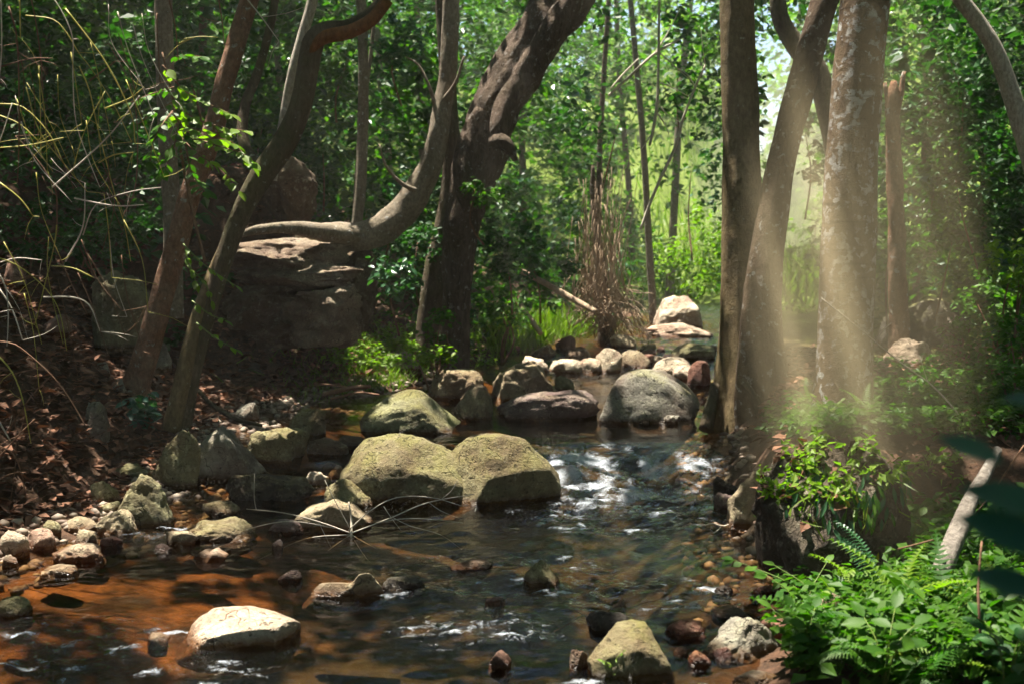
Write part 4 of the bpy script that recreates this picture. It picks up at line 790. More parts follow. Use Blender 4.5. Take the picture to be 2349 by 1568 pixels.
for a in [
 ('pale glossy leaf cluster left of the gnarled tree foot', 915, 620, 11.7, 48, 62, 260, .085, 'leaf_blue'),
 ('yellow green sunlit shrub above the big white boulder', 1600, 575, 20, 95, 100, 900, .12, 'leaf_lime'),
 ('pale shiny leaved shrub left of the twin trunks at mid height', 1590, 440, 17.2, 78, 95, 700, .12, 'leaf_blue'),
 ('dark leafy shrub in front of the gnarled trunk middle', 1110, 440, 12.0, 62, 34, 260, .085, 'leaf_mid'),
 ('dark shrub at the right flank of the gnarled trunk', 1175, 560, 12.8, 90, 80, 600, .09, 'leaf_dark'),
 ('spreading green shrub over the fallen log', 1240, 600, 14.6, 90, 70, 600, .095, 'leaf_dark'),
 ('broad shady shrub behind the fallen log', 1180, 670, 14.8, 110, 60, 700, .09, 'leaf_mid'),
 ('lime leaved shrub left of the fallen log end', 1150, 720, 13.8, 60, 34, 320, .07, 'leaf_mid'),
 ('leafy shrub climbing at the foot of the gnarled tree', 1010, 770, 12.0, 36, 70, 260, .07, 'leaf_mid'),
 ('small bright shrub at the root of the gnarled tree', 990, 815, 11.6, 60, 22, 240, .06, 'leaf_lime'),
 ('dim shrub between swooping trunk and gnarled tree', 960, 560, 13.2, 60, 60, 380, .085, 'leaf_dark'),
 ('shiny shrub under the curve of the swooping trunk', 880, 440, 13.9, 50, 80, 420, .085, 'leaf_blue'),
 ('glossy shrub behind the slim straight trunk', 740, 300, 14.4, 90, 110, 800, .09, 'leaf_blue'),
 ('green shrub above the humped rock', 640, 430, 13.6, 40, 40, 200, .07, 'leaf_mid'),
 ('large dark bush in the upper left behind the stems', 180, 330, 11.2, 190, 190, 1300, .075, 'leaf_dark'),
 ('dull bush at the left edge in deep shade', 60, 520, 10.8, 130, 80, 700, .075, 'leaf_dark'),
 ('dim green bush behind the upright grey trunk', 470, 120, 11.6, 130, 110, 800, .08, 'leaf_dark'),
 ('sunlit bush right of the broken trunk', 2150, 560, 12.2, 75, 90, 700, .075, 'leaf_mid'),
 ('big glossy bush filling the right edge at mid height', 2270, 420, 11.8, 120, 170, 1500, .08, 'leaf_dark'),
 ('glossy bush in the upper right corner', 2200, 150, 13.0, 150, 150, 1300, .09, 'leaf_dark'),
 ('lime speckled bush low on the right beside the mossy boulder', 2290, 680, 11.2, 90, 70, 700, .07, 'leaf_mid'),
 ('small leafed shrub right of the sunlit grey rock', 2190, 790, 9.6, 46, 60, 340, .055, 'leaf_mid'),
 ('green shrub seen between the lichen trunk and broken trunk', 2040, 560, 12.6, 40, 120, 420, .08, 'leaf_mid'),
 ('pale bush between the leaning stem and the lichen trunk', 1850, 330, 17, 46, 110, 420, .10, 'leaf_blue'),
 ('airy green bush left of the twin trunks at the top', 1560, 140, 18, 120, 120, 1000, .11, 'leaf_mid'),
 ('dark hanging foliage right of the gnarled tree top', 1380, 260, 16.5, 110, 120, 900, .11, 'leaf_dark'),
 ('feathery pale bush above the fallen log', 1420, 440, 18, 80, 80, 600, .11, 'leaf_mid'),
 ('bright leaf cluster hanging near the top of the swooping trunk', 920, 90, 13.0, 60, 70, 380, .09, 'leaf_blue'),
 ('leaf cluster between pale slanting trunk and slim trunk', 770, 120, 13.5, 60, 80, 380, .09, 'leaf_mid'),
 ('dusky shrub on the slope above the left litter', 260, 540, 10.4, 120, 60, 600, .07, 'leaf_dark'),
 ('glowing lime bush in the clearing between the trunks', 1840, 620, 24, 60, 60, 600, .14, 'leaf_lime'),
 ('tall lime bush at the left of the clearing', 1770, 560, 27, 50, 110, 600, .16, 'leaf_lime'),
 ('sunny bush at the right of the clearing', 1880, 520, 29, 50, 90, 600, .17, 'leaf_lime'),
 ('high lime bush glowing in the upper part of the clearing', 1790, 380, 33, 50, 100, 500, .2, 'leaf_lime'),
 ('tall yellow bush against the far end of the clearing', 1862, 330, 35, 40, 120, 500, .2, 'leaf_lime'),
 ('yellow green bush behind the pale grey rock', 1830, 740, 17, 60, 50, 500, .09, 'leaf_lime'),
 ('light leafy shrub at the right edge over the terrace', 2320, 820, 7.6, 70, 110, 420, .06, 'leaf_mid'),
 ('airy young shrub beside the dark humped rock', 2240, 890, 8.2, 60, 60, 320, .06, 'leaf_mid'),
 ('sunny shrub behind the terrace at far right', 2330, 600, 9.4, 80, 80, 420, .07, 'leaf_lime'),
 ('large leaved bush right of the lichen trunk at mid height', 2120, 420, 14, 80, 90, 260, .17, 'leaf_mid'),
 ('large leaved dark bush behind the gnarled tree', 1000, 200, 16, 90, 110, 300, .18, 'leaf_dark'),
 ('big leaved bush left of the slim straight trunk', 600, 300, 14.6, 70, 90, 260, .15, 'leaf_mid'),
 ('dark teal leafed seedling clump at the foot of the reddish trunk', 325, 940, 8.6, 40, 44, 120, .085, 'leaf_teal'),
 ]: shrub(*a)

# ------------------------------------------------------------------ dead vines on the stump
def tangle(name, label, px_, py0, py1, Y, wtop, wbot, n, mat, cat, thick=.004):
    foot = at(px_, py1, Y); root = empty(name, foot, label, cat); sc = Y / F; H = (py1 - py0) * sc
    V = []; Fs = []; o = 0
    for j in range(n):
        u = rng.uniform(-1, 1); v = rng.uniform(-1, 1); h0 = rng.uniform(.55, 1) * H; a0 = u * wtop * sc; a1 = u * wbot * sc + rng.normal(0, .08)
        P = [(a0, v * .25, h0, thick), (a0 * .7 + a1 * .3 + rng.normal(0, .07), v * .28, h0 * .66, thick), (a0 * .3 + a1 * .7 + rng.normal(0, .07), v * .3, h0 * .33, thick), (a1, v * .35, rng.uniform(-.05, .1), thick * .6)]
        me = tube_mesh('vine', P, M[mat], seg=4, step=.12); obj('vine', me, root)
    return root
st = tree('vine_stump', 'dead stump smothered in dry brown vines by the upper stream', [[(1392, 770, 40), (1388, 700, 32), (1378, 620, 24), (1368, 520, 20), (1362, 430, 16), (1360, 380, 8)]], 'bark_rough', 15.5, lump=.15, crown=False, seg=18, cat='stump')
for j in range(130):
    u = rng.uniform(-1, 1); yb = rng.uniform(700, 778); x0_ = 1372 + u * 42 + rng.normal(0, 10); x1_ = 1392 + u * 45 + rng.normal(0, 22)
    pth = px_path([(x0_ + rng.normal(0, 22), yb - rng.uniform(90, 330), 1.2), (x0_ * .6 + x1_ * .4 + rng.normal(0, 24), yb - rng.uniform(60, 90), 1.9), (x1_ + rng.normal(0, 14), yb - 40, 2.2), (x1_ + rng.normal(0, 30), yb, 1.6)], 15.2 + rng.uniform(-.4, .25))
    obj('vine', tube_mesh('vine', local(pth, st.location), M['dead_wood'], seg=4, step=.15), st)
tangle('brush_pile', 'heap of dry brown brushwood between stump and white boulder', 1450, 700, 790, 15.2, 30, 60, 26, 'dead_wood', 'brushwood')

# ------------------------------------------------------------------ wiry stems at the left
Z1 = .347
stems = {
 'arching yellow green stems rooted at the lower left shore': (5.6, [[(0, 783), (35, 790), (76, 821), (121, 863), (156, 908), (201, 984)], [(-5, 814), (28, 853), (52, 915), (71, 1016)], [(-5, 898), (21, 929), (35, 974), (36, 1060), (21, 1169)], [(-5, 960), (12, 990), (24, 1010)],
      [(-5, 1020), (30, 1040), (48, 1080), (60, 1140)], [(20, 985), (70, 910), (121, 858)], [(0, 1046), (40, 1000), (80, 960)], [(-5, 870), (40, 855), (96, 842)]]),
 'bright wiry stems curving in from the left edge at mid height': (5.9, [[(-5, 591), (35, 606), (83, 641), (118, 679), (139, 724), (153, 804)], [(-5, 624), (14, 662), (19, 724), (16, 794)], [(-5, 658), (28, 710), (52, 780)], [(130, 516), (125, 561), (104, 648), (80, 745)], [(118, 610), (167, 615), (215, 637)], [(-5, 604), (40, 592), (96, 597)], [(-5, 706), (25, 708), (54, 715)], [(100, 682), (165, 682), (205, 700), (230, 760)], [(20, 650), (70, 636), (80, 634)]]),
 'tangled thin stems hanging down the upper left corner': (6.4, [[(118, -10), (146, 35), (167, 90), (167, 167), (174, 278), (201, 361), (229, 430)], [(69, -10), (80, 38), (94, 139), (101, 257), (115, 323), (153, 389), (170, 437)], [(59, 36), (121, 45), (153, 76), (180, 121), (208, 156), (260, 239), (302, 326)], [(-5, 264), (45, 285), (90, 326)], [(-5, 239), (52, 246), (111, 305), (146, 375)],
      [(3, 153), (69, 135), (121, 134)], [(-5, 340), (69, 333), (146, 316)], [(2, -10), (4, 104), (-1, 180)], [(45, -10), (47, 87)], [(-5, 416), (45, 455), (76, 496)], [(20, 15), (40, 100), (44, 300), (40, 420)], [(60, 200), (90, 300), (150, 380), (200, 440)], [(150, 20), (240, 140), (300, 260), (310, 330)]]),
 'yellow green stems reaching down in front of the dark bush': (6.8, [[(182, 153), (205, 208), (222, 285), (243, 368), (264, 448), (285, 514), (300, 600)], [(385, -10), (402, 62), (409, 139)], [(500, -10), (510, 52), (514, 104)], [(226, 374), (260, 356), (305, 350)], [(120, 430), (160, 395), (200, 360), (260, 300), (320, 220)], [(130, 540), (130, 450), (118, 416), (80, 360), (35, 312)], [(170, 455), (260, 472), (330, 470)], [(205, 186), (265, 141)], [(410, 100), (450, 85), (500, 86)], [(240, 250), (300, 225), (330, 200)],
      [(280, 500), (310, 430), (315, 300), (300, 200), (250, 100)], [(360, 30), (362, 100), (368, 190)], [(190, 540), (220, 470), (300, 440), (370, 430)], [(150, 600), (190, 520), (195, 420)], [(560, -10), (600, 40), (640, 95)]]),
 }
for lab, (Yv, paths) in stems.items():
    f = at(-20, 900, Yv); root = empty('stem_clump', f, lab, 'stems', 'wiry stems on the left bank')
    extra = []
    for _ in range(9):
        x = rng.uniform(0, 330); y = rng.uniform(0, 700); dx = rng.normal(40, 60); extra.append([(x, y), (x + dx * .4 + rng.normal(0, 10), y + 90), (x + dx, y + rng.uniform(160, 260))])
    for n, pth in enumerate(paths + extra):
        w = (rng.uniform(2.8, 4.4) if n < len(paths) else rng.uniform(1.8, 2.8)); yy = Yv + rng.uniform(-.5, .5)
        q = [(x, y, w * (1 - .5 * i / len(pth))) for i, (x, y) in enumerate(pth)]; m = M['stem_yellow'] if rng.uniform() < .5 else M['dead_pale'] if rng.uniform() < .35 else M['twig_brown']
        so = obj('stem', tube_mesh('stem', local(px_path(q, yy), f), m, seg=5, step=.05), root)
        for _ in range(2 if n < len(paths) else 1):
            k = rng.integers(1, len(pth)); bx, by = pth[k]; dx, dy = rng.normal(0, 45), rng.normal(15, 40)
            obj('twig', tube_mesh('twig', local(px_path([(bx, by, 1.4), (bx + dx * .6, by + dy * .4, 1.2), (bx + dx, by + dy, .8)], yy), f), m, seg=4, step=.06), so)

# ------------------------------------------------------------------ things with leaves one can pick apart
LEAF = {}
def leaf_proto(mat, wide=1.0):
    key = (mat, wide)
    if key not in LEAF:
        V = np.array([(0, 0, 0), (.18, .17, .03), (.42, .27, .045), (.70, .21, .02), (.88, .10, -.03), (1, 0, -.10), (.88, -.10, -.03), (.70, -.21, .02), (.42, -.27, .045), (.18, -.17, .03), (.25, 0, -.005), (.6, 0, -.015)]) * np.array((1, wide, 1))
        Fc = [(0, 10, 1), (1, 10, 2), (2, 10, 11), (2, 11, 3), (3, 11, 4), (4, 11, 5), (5, 11, 6), (6, 11, 7), (7, 11, 8), (8, 11, 10), (8, 10, 9), (9, 10, 0)]
        me = mesh_from('leaf', V, Fc, M[mat], True); attr(me, 'rnd', np.zeros(len(Fc)), 'FACE'); LEAF[key] = me
    return LEAF[key]
def put_leaf(root, p, a, n, size, mat, wide=1.0, name='leaf'):
    a = Vector(a).normalized(); n = Vector(n); n = (n - a * n.dot(a)).normalized(); b = n.cross(a)
    o = bpy.data.objects.new(name, leaf_proto(mat, wide)); link(o, root); mt = Matrix((a, b, n)).transposed().to_4x4(); mt.translation = Vector(p)
    o.matrix_basis = mt @ Matrix.Scale(size, 4); return o
def leafy_branch(root, rows, mat_stem, mat, size, gap, wide=1.0, seg=6, name='branch', rr=rng, droop=.3, both=True):
    me = tube_mesh(name, rows, M[mat_stem], seg=seg, step=.04); obj(name, me, root)
    C = catmull(rows, lambda Ln: Ln / .02 + 1)[:, :3]; s = np.concatenate([[0], np.cumsum(np.linalg.norm(np.diff(C, axis=0), axis=1))]); d = gap * .5; side = 1
    while d < s[-1]:
        i = min(int(np.searchsorted(s, d)), len(C) - 1); t = C[min(i + 1, len(C) - 1)] - C[max(i - 1, 0)]; t /= np.linalg.norm(t) + 1e-9
        lat = np.cross(t, (0, 0, 1.)); lat = lat / (np.linalg.norm(lat) + 1e-6) if np.linalg.norm(lat) > .05 else np.array((1., 0, 0))
        for sd in ((side, -side) if both and rr.uniform() < .35 else (side,)):
            a = lat * sd * rr.uniform(.6, 1.1) + t * rr.uniform(.3, .8) + np.array((0, 0, -droop + rr.normal(0, .2))); n = np.array((rr.normal(0, .35), rr.normal(-.25, .35), 1.))
            put_leaf(root, C[i], a, n, size * rr.uniform(.7, 1.2), mat, wide)
        side = -side; d += gap * rr.uniform(.7, 1.3)
    put_leaf(root, C[-1], t + np.array((0, 0, -.2)), (0, -.2, 1), size, mat, wide)

# the leafy sapling in front of the reddish trunk
f = at(440, 560, 8.5); sap = empty('sapling', f, 'light green leafy sapling hanging in front of the reddish trunk', 'sapling')
for pth in [[(372, 150, 5), (420, 205, 4), (470, 235, 3), (530, 262, 2)], [(380, 200, 5), (430, 262, 4), (500, 290, 3), (560, 300, 2)], [(395, 260, 5), (440, 310, 4), (500, 335, 3), (555, 352, 2.5), (580, 380, 2)], [(400, 300, 5), (450, 350, 4), (500, 385, 3), (548, 438, 2)],
            [(400, 250, 5), (370, 290, 4), (350, 330, 3), (345, 370, 2)], [(410, 280, 4), (395, 350, 3), (370, 400, 2)], [(420, 300, 4), (440, 400, 3), (470, 440, 2)], [(440, 320, 4), (480, 320, 3), (530, 325, 2), (575, 372, 2)], [(400, 200, 4), (350, 215, 3), (300, 235, 2)], [(395, 235, 4), (350, 260, 3), (300, 300, 2)], [(430, 290, 4), (455, 300, 3), (505, 305, 2)], [(405, 130, 4), (430, 128, 3), (462, 130, 2)]]:
    leafy_branch(sap, local(px_path([(*q, 8.45 + rng.uniform(-.25, .15)) for q in pth], 8.4), f), 'twig_brown', 'leaf_lime' if pth[-1][0] > 500 else 'leaf_mid', .098, .055, 1.25)
obj('stem', tube_mesh('stem', local(px_path([(470, 600, 7), (440, 480, 7), (415, 350, 6), (396, 220, 5), (372, 120, 4)], 8.6), f), M['twig_brown'], seg=7), sap)
f = at(430, 700, 8.3); sap = empty('sapling', f, 'small leafy shoot dangling before the two leaning trunks', 'sapling')
for pth in [[(420, 560, 4), (460, 600, 3), (500, 630, 3), (540, 655, 2)], [(430, 610, 4), (470, 650, 3), (485, 690, 2)], [(440, 690, 4), (480, 720, 3), (515, 735, 2)], [(450, 740, 4), (495, 775, 3), (540, 800, 2)], [(425, 580, 3), (440, 620, 3), (450, 650, 2)]]:
    leafy_branch(sap, local(px_path(pth, 8.2), f), 'stem_green', 'leaf_lime', .075, .075, 1.0)
# broad blurred leaves close to the lens
f = at(2480, 1150, 1.15); ov = empty('overhanging_branch', f, 'dark teal leaves of a branch hanging close to the lens on the right', 'branch')
obj('stem', tube_mesh('stem', local(px_path([(2500, 900, 14), (2440, 1040, 14), (2400, 1180, 12), (2390, 1330, 10), (2380, 1450, 6)], 1.15), f), M['twig_brown'], seg=8, step=.02), ov)
for (xa, ya, xb, yb, w) in [(2300, 1062, 2150, 992, 1.0), (2420, 1180, 2200, 1108, 1.0), (2420, 1270, 2195, 1172, 1.15), (2400, 1370, 2215, 1300, 1.1), (2440, 930, 2290, 905, .9)]:
    p0 = at(xa, ya, 1.15); p1 = at(xb, yb, 1.2); put_leaf(ov, p0 - f, p1 - p0, (.15, -.75, .6), (p1 - p0).length, 'leaf_teal', w * .8)

# where plants stand: land, or the top of a named rock
from mathutils.bvhtree import BVHTree
BV = {}
for o in ROCKS:
    if o.get('label', '').startswith(('great dark bank', 'yellow lichened', 'grey wedge')):
        me = o.data; n = len(me.vertices); co = np.empty(n * 3); me.vertices.foreach_get('co', co); co = co.reshape(-1, 3) + np.array(o.location)
        BV[o['label'][:5]] = BVHTree.FromPolygons(co.tolist(), [tuple(p.vertices) for p in me.polygons])
def drop(x, y):
    z = float(surf_z(x, y)); 
    for b in BV.values():
        h = b.ray_cast(Vector((x, y, 6)), Vector((0, 0, -1)))
        if h[0] is not None and h[0].z > z: z = h[0].z
    return z
def scatter(n, px0, py0, px1, py1, y0=2.5, y1=40):
    """random standing points whose picture lies in the window"""
    out = []
    for _ in range(n * 4):
        p = hit(rng.uniform(px0, px1), rng.uniform(py0, py1), y0, y1)
        if p.y < y1 - .1: out.append((p.x, p.y, drop(p.x, p.y)))
        if len(out) >= n: break
    return out

# ferns
def frond_mesh(n=20, L=.45, w=.13, mat='leaf_mid'):
    V = []; Fc = []
    for i in range(n):
        t = (i + .5) / n; x = L * t; z = .16 * L * math.sin(t * 2.6) - .10 * L * t * t; ln = w * (1 - t) ** .75 * (.55 + 1.3 * min(t * 4, 1) * .5)
        for s in (1, -1):
            o = len(V); wd = L / n * .42
            V += [(x - wd, 0, z), (x + wd * .2, s * ln * .5, z + .012), (x + wd * 1.6, s * ln, z - .02), (x + wd, s * ln * .45, z + .004), (x + wd, 0, z)]
            Fc += [(o, o + 1, o + 3), (o, o + 3, o + 4), (o + 1, o + 2, o + 3)]
    me = mesh_from('frond', np.array(V), Fc, M[mat], False); attr(me, 'rnd', np.full(len(Fc), .2), 'FACE'); return me
FROND = {m: frond_mesh(mat=m) for m in ('leaf_mid', 'leaf_lime', 'leaf_blue')}
def fern(label, px_, py_, Y, size, n, mat='leaf_mid', aim=None):
    p = at(px_, py_, Y); z = min(drop(p.x, p.y), p.z + .3); root = empty('fern', (p.x, p.y, z if aim is None else p.z), label, 'fern', 'ferns on the right bank')
    for i in range(n):
        az = rng.uniform(0, 6.28) if aim is None else aim + rng.uniform(-.7, .7); el = rng.uniform(.25, .95)
        o = obj('frond', FROND[mat], root); o.rotation_euler = (rng.normal(0, .25), -el, az); s = size * .95 * rng.uniform(.6, 1.2); o.scale = (s, s, s)
    return root
for a in [('bright fern frond arching left over the dark bank hollow', 2010, 1330, 4.75, .75, 3, 'leaf_blue', 2.9), ('feathery fern in front of the bank boulder', 2075, 1395, 4.5, .95, 9, 'leaf_lime'), ('lush fern beside the pale grey branch', 2180, 1400, 4.3, 1.0, 9, 'leaf_mid'), ('fern spreading at the bottom right corner', 2290, 1520, 3.9, 1.0, 9, 'leaf_mid'),
          ('fern below the tan peaked rock', 1960, 1500, 4.3, .85, 8, 'leaf_mid'), ('fern leaning over the pale flat bottom stone', 1890, 1550, 4.1, .7, 7, 'leaf_mid'), ('fern at the right edge above the dark upright stem', 2330, 1400, 4.3, .9, 8, 'leaf_lime'), ('fern tuft at the bottom middle of the fern bed', 2100, 1545, 3.9, .9, 9, 'leaf_mid'),
          ('pale fern by the right edge under the blurred leaves', 2290, 1200, 4.9, .8, 7, 'leaf_mid'), ('fern behind the tan peaked rock', 1985, 1420, 4.75, .75, 7, 'leaf_lime'), ('fern drooping at the corner of the bank boulder', 2130, 1240, 5.2, .7, 7, 'leaf_mid'), ('fern clump in the middle of the fern bed', 2180, 1490, 4.0, .9, 8, 'leaf_lime'), ('small fern on the terrace behind the bank boulder', 1985, 975, 7.0, .6, 7, 'leaf_mid'), ('small fern beside the lichen trunk foot', 1860, 960, 7.6, .7, 7, 'leaf_mid')]: fern(*a)
# broad-leaved herbs, leaf by leaf
def herb(label, px_, py_, Y, h, n, size, mat, wide=1.0, lean=(0, 0)):
    p = at(px_, py_, Y); z = drop(p.x, p.y); z = min(z, p.z + .25); root = empty('herb', (p.x, p.y, z), label, 'plant', 'broad leaved herbs on the right bank')
    for j in range(n):
        th = rng.uniform(0, 6.28); r_ = rng.uniform(.3, .8) * h; rows = [(0, 0, -.02, .004), (math.cos(th) * r_ * .3 + lean[0] * .4, math.sin(th) * r_ * .3 + lean[1] * .4, h * .6, .003), (math.cos(th) * r_ + lean[0], math.sin(th) * r_ + lean[1], h * rng.uniform(.85, 1.1), .0015)]
        leafy_branch(root, rows, 'stem_green', mat, size * .8, size * .6, wide, 5, 'stem')
    return root
for a in [('slender shoot of round leaves reaching over the dark water from the bank', 1905, 1385, 4.75, .22, 2, .075, 'leaf_mid', 1.35, (-.30, .05)), ('tall glossy leaved plant at the right edge by the blurred leaves', 2315, 1085, 4.9, .32, 4, .10, 'leaf_mid', 1.2), ('leafy herb at the left foot of the fern bed', 1840, 1420, 4.7, .25, 4, .08, 'leaf_mid'),
          ('broad leaved herb below the grey wedge rock', 1850, 1530, 4.2, .22, 5, .09, 'leaf_mid'), ('large leaved herb at the bottom of the fern bed', 2030, 1560, 3.9, .25, 5, .11, 'leaf_mid'), ('pale herb between tan peaked rock and ferns', 1930, 1470, 4.5, .2, 4, .075, 'leaf_lime'), ('dark herb at the bottom right corner', 2310, 1560, 3.8, .3, 5, .11, 'leaf_dark'),
          ('herb in front of the grey branch foot', 2170, 1440, 4.2, .25, 4, .09, 'leaf_mid'), ('round leaved herb on the right shoulder of the bank boulder', 2090, 1140, 5.4, .2, 4, .085, 'leaf_mid', 1.2), ('sunny herb on the stream side edge of the bank boulder', 1830, 1010, 6.4, .16, 5, .055, 'leaf_lime'), ('sunny herb on top of the bank boulder before the lichen trunk', 1905, 985, 6.7, .16, 5, .055, 'leaf_lime'), ('low herb spilling off the left corner of the bank boulder', 1775, 1035, 6.3, .10, 5, .055, 'leaf_mid'),
          ('herb on the terrace right of the lichen trunk', 2080, 960, 7.4, .2, 5, .06, 'leaf_mid'), ('herb far right on the terrace', 2250, 940, 7.4, .25, 5, .065, 'leaf_mid'), ('leafy herb under the dark humped rock', 2150, 975, 7.0, .18, 5, .06, 'leaf_mid'), ('tiny green sprig growing beside the mossy bottom boulder', 1400, 1566, 4.25, .12, 2, .03, 'leaf_lime', .7)]: herb(*a)
f = at(70, 1225, 6.9); lp = empty('seedling', f, 'single fresh green leaf pair on the pinkish shore stone', 'plant')
put_leaf(lp, (0, 0, .03), (-.5, -.6, .35), (.2, -.8, .6), .11, 'leaf_lime', 1.6); put_leaf(lp, (.02, 0, .03), (.7, -.5, -.2), (.2, -.7, .7), .12, 'leaf_lime', 1.4)
# strap leaves hanging off the bank boulder
f = at(1960, 1080, 5.75); dr = empty('hanging_fern', f, 'strap leaved hanging fern draped over the face of the bank boulder', 'fern')
for _ in range(120):
    px_ = rng.uniform(1800, 2090); py_ = 1060 + abs(rng.normal(0, 55)) + (60 if 1900 < px_ < 2060 else 0) * rng.uniform(0, 1); Yd = 5.55
    for b in BV.values():
        d_ = ray(px_, py_).normalized(); h_ = b.ray_cast(Vector((0, 0, CAM_Z)), d_)
        if h_[0] is not None: Yd = h_[0].y
    p = at(px_, py_, Yd - .03); put_leaf(dr, p - f, (rng.normal(0, .35), -.35 + rng.normal(0, .15), -1), (0, -1, .4), rng.uniform(.05, .10), 'leaf_yellow' if rng.uniform() < .03 else 'leaf_blue' if rng.uniform() < .6 else 'leaf_mid', .45)

# ------------------------------------------------------------------ grass, litter and low cover
def cover(name, label, pts, size, mat, tm, up, droop, cat=None, jit=.01, fr=None):
    C = np.array(pts, float); C[:, 2] += rng.uniform(0, jit, len(C))
    return tag(obj(name, leaf_mesh(name, C, rng.uniform(.45, 1.45, len(C)) * size, M[mat], tm, up, droop, fr=fr)), label, cat or name, None, 'stuff')
def patch(n, x, y, sx, sy):
    X_ = rng.normal(x, sx, n); Y_ = rng.normal(y, sy, n); return np.stack([X_, Y_, land_z(X_, Y_) - .005], -1)
def upright(n, lean=.5):
    a = np.stack([rng.normal(0, lean, n), rng.normal(0, lean, n), np.ones(n)], -1); a /= np.linalg.norm(a, axis=1, keepdims=True)
    b = np.cross(a, rng.normal(size=(n, 3))); b /= np.linalg.norm(b, axis=1, keepdims=True); return a, b, np.cross(a, b)
def pxc(px_, py_): return hit(px_, py_)
g = [patch(1500, *pxc(1260, 780)[:2], .5, .6), patch(900, *pxc(1340, 768)[:2], .4, .5), patch(700, *pxc(1190, 790)[:2], .3, .5)]; g = np.vstack(g); g = g[(left_x(g[:, 1]) - .05 > g[:, 0])]
cover('grass', 'bright tuft of sunlit grass by the upstream stones', g, .28, 'grass', 'blade', 1, 0, fr=upright(len(g), .35))
g = np.vstack([patch(2200, *pxc(840, 865)[:2], .45, .5), patch(900, *pxc(960, 830)[:2], .4, .4), patch(600, *pxc(900, 880)[:2], .3, .3)]); g = g[(left_x(g[:, 1]) - .02 > g[:, 0])]
cover('grass', 'low green grass mat on the left ledge beside the stream', g, .13, 'grass', 'blade', 1, 0, fr=upright(len(g), .8))
yy = rng.uniform(17, 60, 9000); xx = .236 * yy + rng.normal(0, 2.6, 9000); ok_ = (xx > right_x(yy) + .5) | (yy > 25); xx, yy = xx[ok_], yy[ok_]; g = np.stack([xx, yy, land_z(xx, yy)], -1); pxg, pyg, _ = project(g); g = g[~((pxg > 1430) & (pxg < 1660) & (g[:, 1] < 24))]
cover('grass', 'tall sunny grass in the clearing beyond the trunks', g, .7, 'grass', 'blade', 1, 0, fr=upright(len(g), .45))
pts = []
n = 15000; yy = rng.uniform(6, 14, n); xx = left_x(yy) - .35 - np.abs(rng.normal(0, 1.5, n)); z = land_z(xx, yy); lit1 = np.stack([xx, yy, z], -1)
n = 7000; yy = rng.uniform(6.4, 13, n); xx = right_x(yy) + .3 + np.abs(rng.normal(0, 1.6, n)); z = land_z(xx, yy); lit2 = np.stack([xx, yy, z], -1)
cover('leaf_litter', 'reddish brown fallen leaves covering the banks', np.vstack([lit1, lit2]), .085, 'leaf_litter', 'dia', 1.6, .05, 'leaf litter', .02)
top = []
bb = [o for o in ROCKS if o.get('label', '').startswith('great dark bank')]
for o in bb:
    for _ in range(1400):
        x = o.location.x + rng.uniform(-.9, .9); y = o.location.y + rng.uniform(-.6, .9); z = drop(x, y)
        if z > o.location.z + .3: top.append((x, y, z + .004))
cover('leaf_litter', 'dry fallen leaves lying on the flat tops of the big rocks', top, .07, 'leaf_litter', 'dia', 1.6, .05, 'leaf litter')
rim = [t_ for t_ in top if rng.uniform() < .3]; C = clumps(np.array(rim), 14, .085) + np.array((0, -.02, .03))
cover('ground_cover', 'fine creeping leaves over the top and brow of the bank boulder', C, .045, 'leaf_lime', 'dia', .8, .5, 'ground cover')
gb = np.repeat(np.array([t_ for t_ in top if t_[1] < bb[0].location.y - .1]), 3, 0) + rng.normal(0, .02, (3 * sum(t_[1] < bb[0].location.y - .1 for t_ in top), 3)); fa = np.stack([rng.normal(0, .5, len(gb)), -np.abs(rng.normal(.6, .3, len(gb))), rng.normal(-.3, .5, len(gb))], -1); fa /= np.linalg.norm(fa, axis=1, keepdims=True); fb = np.cross(fa, rng.normal(size=fa.shape)); fb /= np.linalg.norm(fb, axis=1, keepdims=True)
cover('grass', 'trailing grass hanging over the brow of the bank boulder', gb, .13, 'grass', 'blade', 1, 0, fr=(fa, fb, np.cross(fa, fb)))
pts = scatter(260, 1760, 935, 2349, 1010, 5, 12) + scatter(200, 2000, 840, 2349, 960, 5, 14) + scatter(120, 1770, 960, 2000, 1010, 5.5, 8)
C = clumps(np.array(pts), 14, .09) + np.array((0, 0, .06))
cover('ground_cover', 'small green leaves carpeting the right terrace', C, .05, 'leaf_mid', 'dia', .8, .2, 'ground cover')
pts = scatter(420, 1830, 1380, 2349, 1568, 3, 5.6) + scatter(120, 2050, 1180, 2349, 1400, 3.6, 6.5)
C = clumps(np.array(pts), 16, .13) + np.array((0, 0, .10))
cover('ground_cover', 'dense low leaves between the ferns on the near right bank', C, .06, 'leaf_mid', 'dia', .8, .2, 'ground cover')
pts = scatter(110, 760, 780, 1120, 850, 9, 15) + scatter(60, 880, 760, 1000, 820, 9, 15); C = clumps(np.array(pts), 14, .12) + np.array((0, 0, .08))
cover('ground_cover', 'bright low leaves round the foot of the gnarled tree', C, .06, 'leaf_lime', 'dia', .8, .2, 'ground cover')
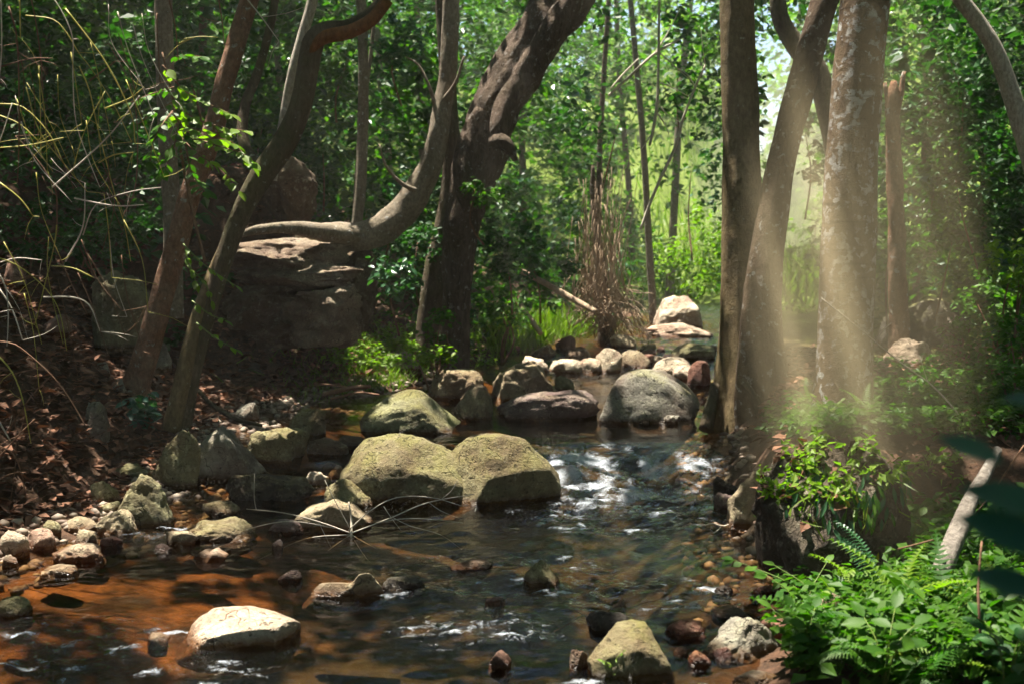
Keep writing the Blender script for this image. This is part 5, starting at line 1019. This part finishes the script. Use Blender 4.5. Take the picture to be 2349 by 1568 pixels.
# small gravel
n = 2600; yy = rng.uniform(5, 13, n); e = rng.uniform(-.15, .7, n); sd = rng.uniform(0, 1, n) < .75; xx = np.where(sd, left_x(yy) + .25 - e, right_x(yy) - .2 + e * .6); zz = land_z(xx, yy)
V0, F0 = ico(1); s = rng.uniform(.010, .045, n) ; sc3 = s[:, None] * rng.uniform(.6, 1.3, (n, 3)) * np.array((1, 1, .65))
V = (V0[None] * sc3[:, None] * (1 + .12 * rng.normal(size=(n, len(V0), 1))) + np.stack([xx, yy, zz + s * .2], -1)[:, None]).reshape(-1, 3); Fc = (np.arange(n)[:, None, None] * len(V0) + F0[None]).reshape(-1, 3)
k = N('gravel'); a_ = k.n('ShaderNodeAttribute', attribute_name='rnd'); k.l(k.mix(a_.outputs['Fac'], (.10, .06, .04), (.30, .24, .18)), k.b.inputs['Base Color']); k.b.inputs['Roughness'].default_value = .7
gm = mesh_from('gravel', V, Fc, k.m); attr(gm, 'rnd', np.repeat(rng.uniform(0, 1, n) ** 1.5, len(F0)), 'FACE')
tag(obj('gravel', gm), 'small brown gravel along the water edges', 'gravel', None, 'stuff')

# ------------------------------------------------------------------ sunlit air
bm = bmesh.new(); bmesh.ops.create_cube(bm, size=1)
for v in bm.verts: v.co = (v.co.x * 94, v.co.y * 98 + 28.5, 6.6 + v.co.z * 16.8)
hm = bpy.data.meshes.new('haze'); bm.to_mesh(hm); bm.free()
hz = bpy.data.materials.new('haze'); hz.use_nodes = True; hn = hz.node_tree; hn.nodes.remove(hn.nodes['Principled BSDF'])
pv = hn.nodes.new('ShaderNodeVolumePrincipled'); pv.inputs['Color'].default_value = (.96, .90, .78, 1); pv.inputs['Density'].default_value = .0027; pv.inputs['Anisotropy'].default_value = .3
hn.links.new(pv.outputs[0], hn.nodes['Material Output'].inputs['Volume']); hm.materials.append(hz)
tag(obj('haze', hm), 'thin warm haze filling the wood and lit by sunbeams', 'haze', None, 'stuff')

# denser air added over the right bank to make the sunbeams show, fading out
bm = bmesh.new(); bmesh.ops.create_icosphere(bm, subdivisions=3, radius=1.0)
mm = bpy.data.meshes.new('added_mist'); bm.to_mesh(mm); bm.free()
k = N('added_mist'); k.t.nodes.remove(k.b); tc = k.n('ShaderNodeTexCoord'); ln = k.n('ShaderNodeVectorMath', operation='LENGTH'); k.l(tc.outputs['Object'], ln.inputs[0])
de = k.math('MULTIPLY', k.ramp(ln.outputs['Value'], .25, .97, (1, 1, 1, 1), (0, 0, 0, 1)), .40)
pv = k.n('ShaderNodeVolumePrincipled'); pv.inputs['Color'].default_value = (1.0, .84, .52, 1); pv.inputs['Anisotropy'].default_value = .3; k.l(de, pv.inputs['Density']); k.l(pv.outputs[0], k.out.inputs['Volume'])
mm.materials.append(k.m); mo = obj('added_mist', mm, None, (1.78, 6.1, 1.25)); mo.scale = (.62, 1.5, 2.0)
tag(mo, 'soft volume added over the right bank to make the sunbeams show', 'added_mist', None, 'stuff')
m2 = mo.copy(); COL.objects.link(m2); m2.location = (7.2, 31, 3.0); m2.scale = (2.6, 7, 4.6)  # second volume, added to make the far clearing glow
k2 = k.m.copy(); k2.name = 'added_clearing_mist'; [n for n in k2.node_tree.nodes if n.type == 'MATH'][0].inputs[1].default_value = .09; [n for n in k2.node_tree.nodes if n.type == 'PRINCIPLED_VOLUME'][0].inputs['Color'].default_value = (.98, 1, .70, 1)
m2.data = mm.copy(); m2.data.materials[0] = k2
tag(m2, 'pale volume added to make the sunny clearing beyond the trunks glow', 'added_mist', None, 'stuff')
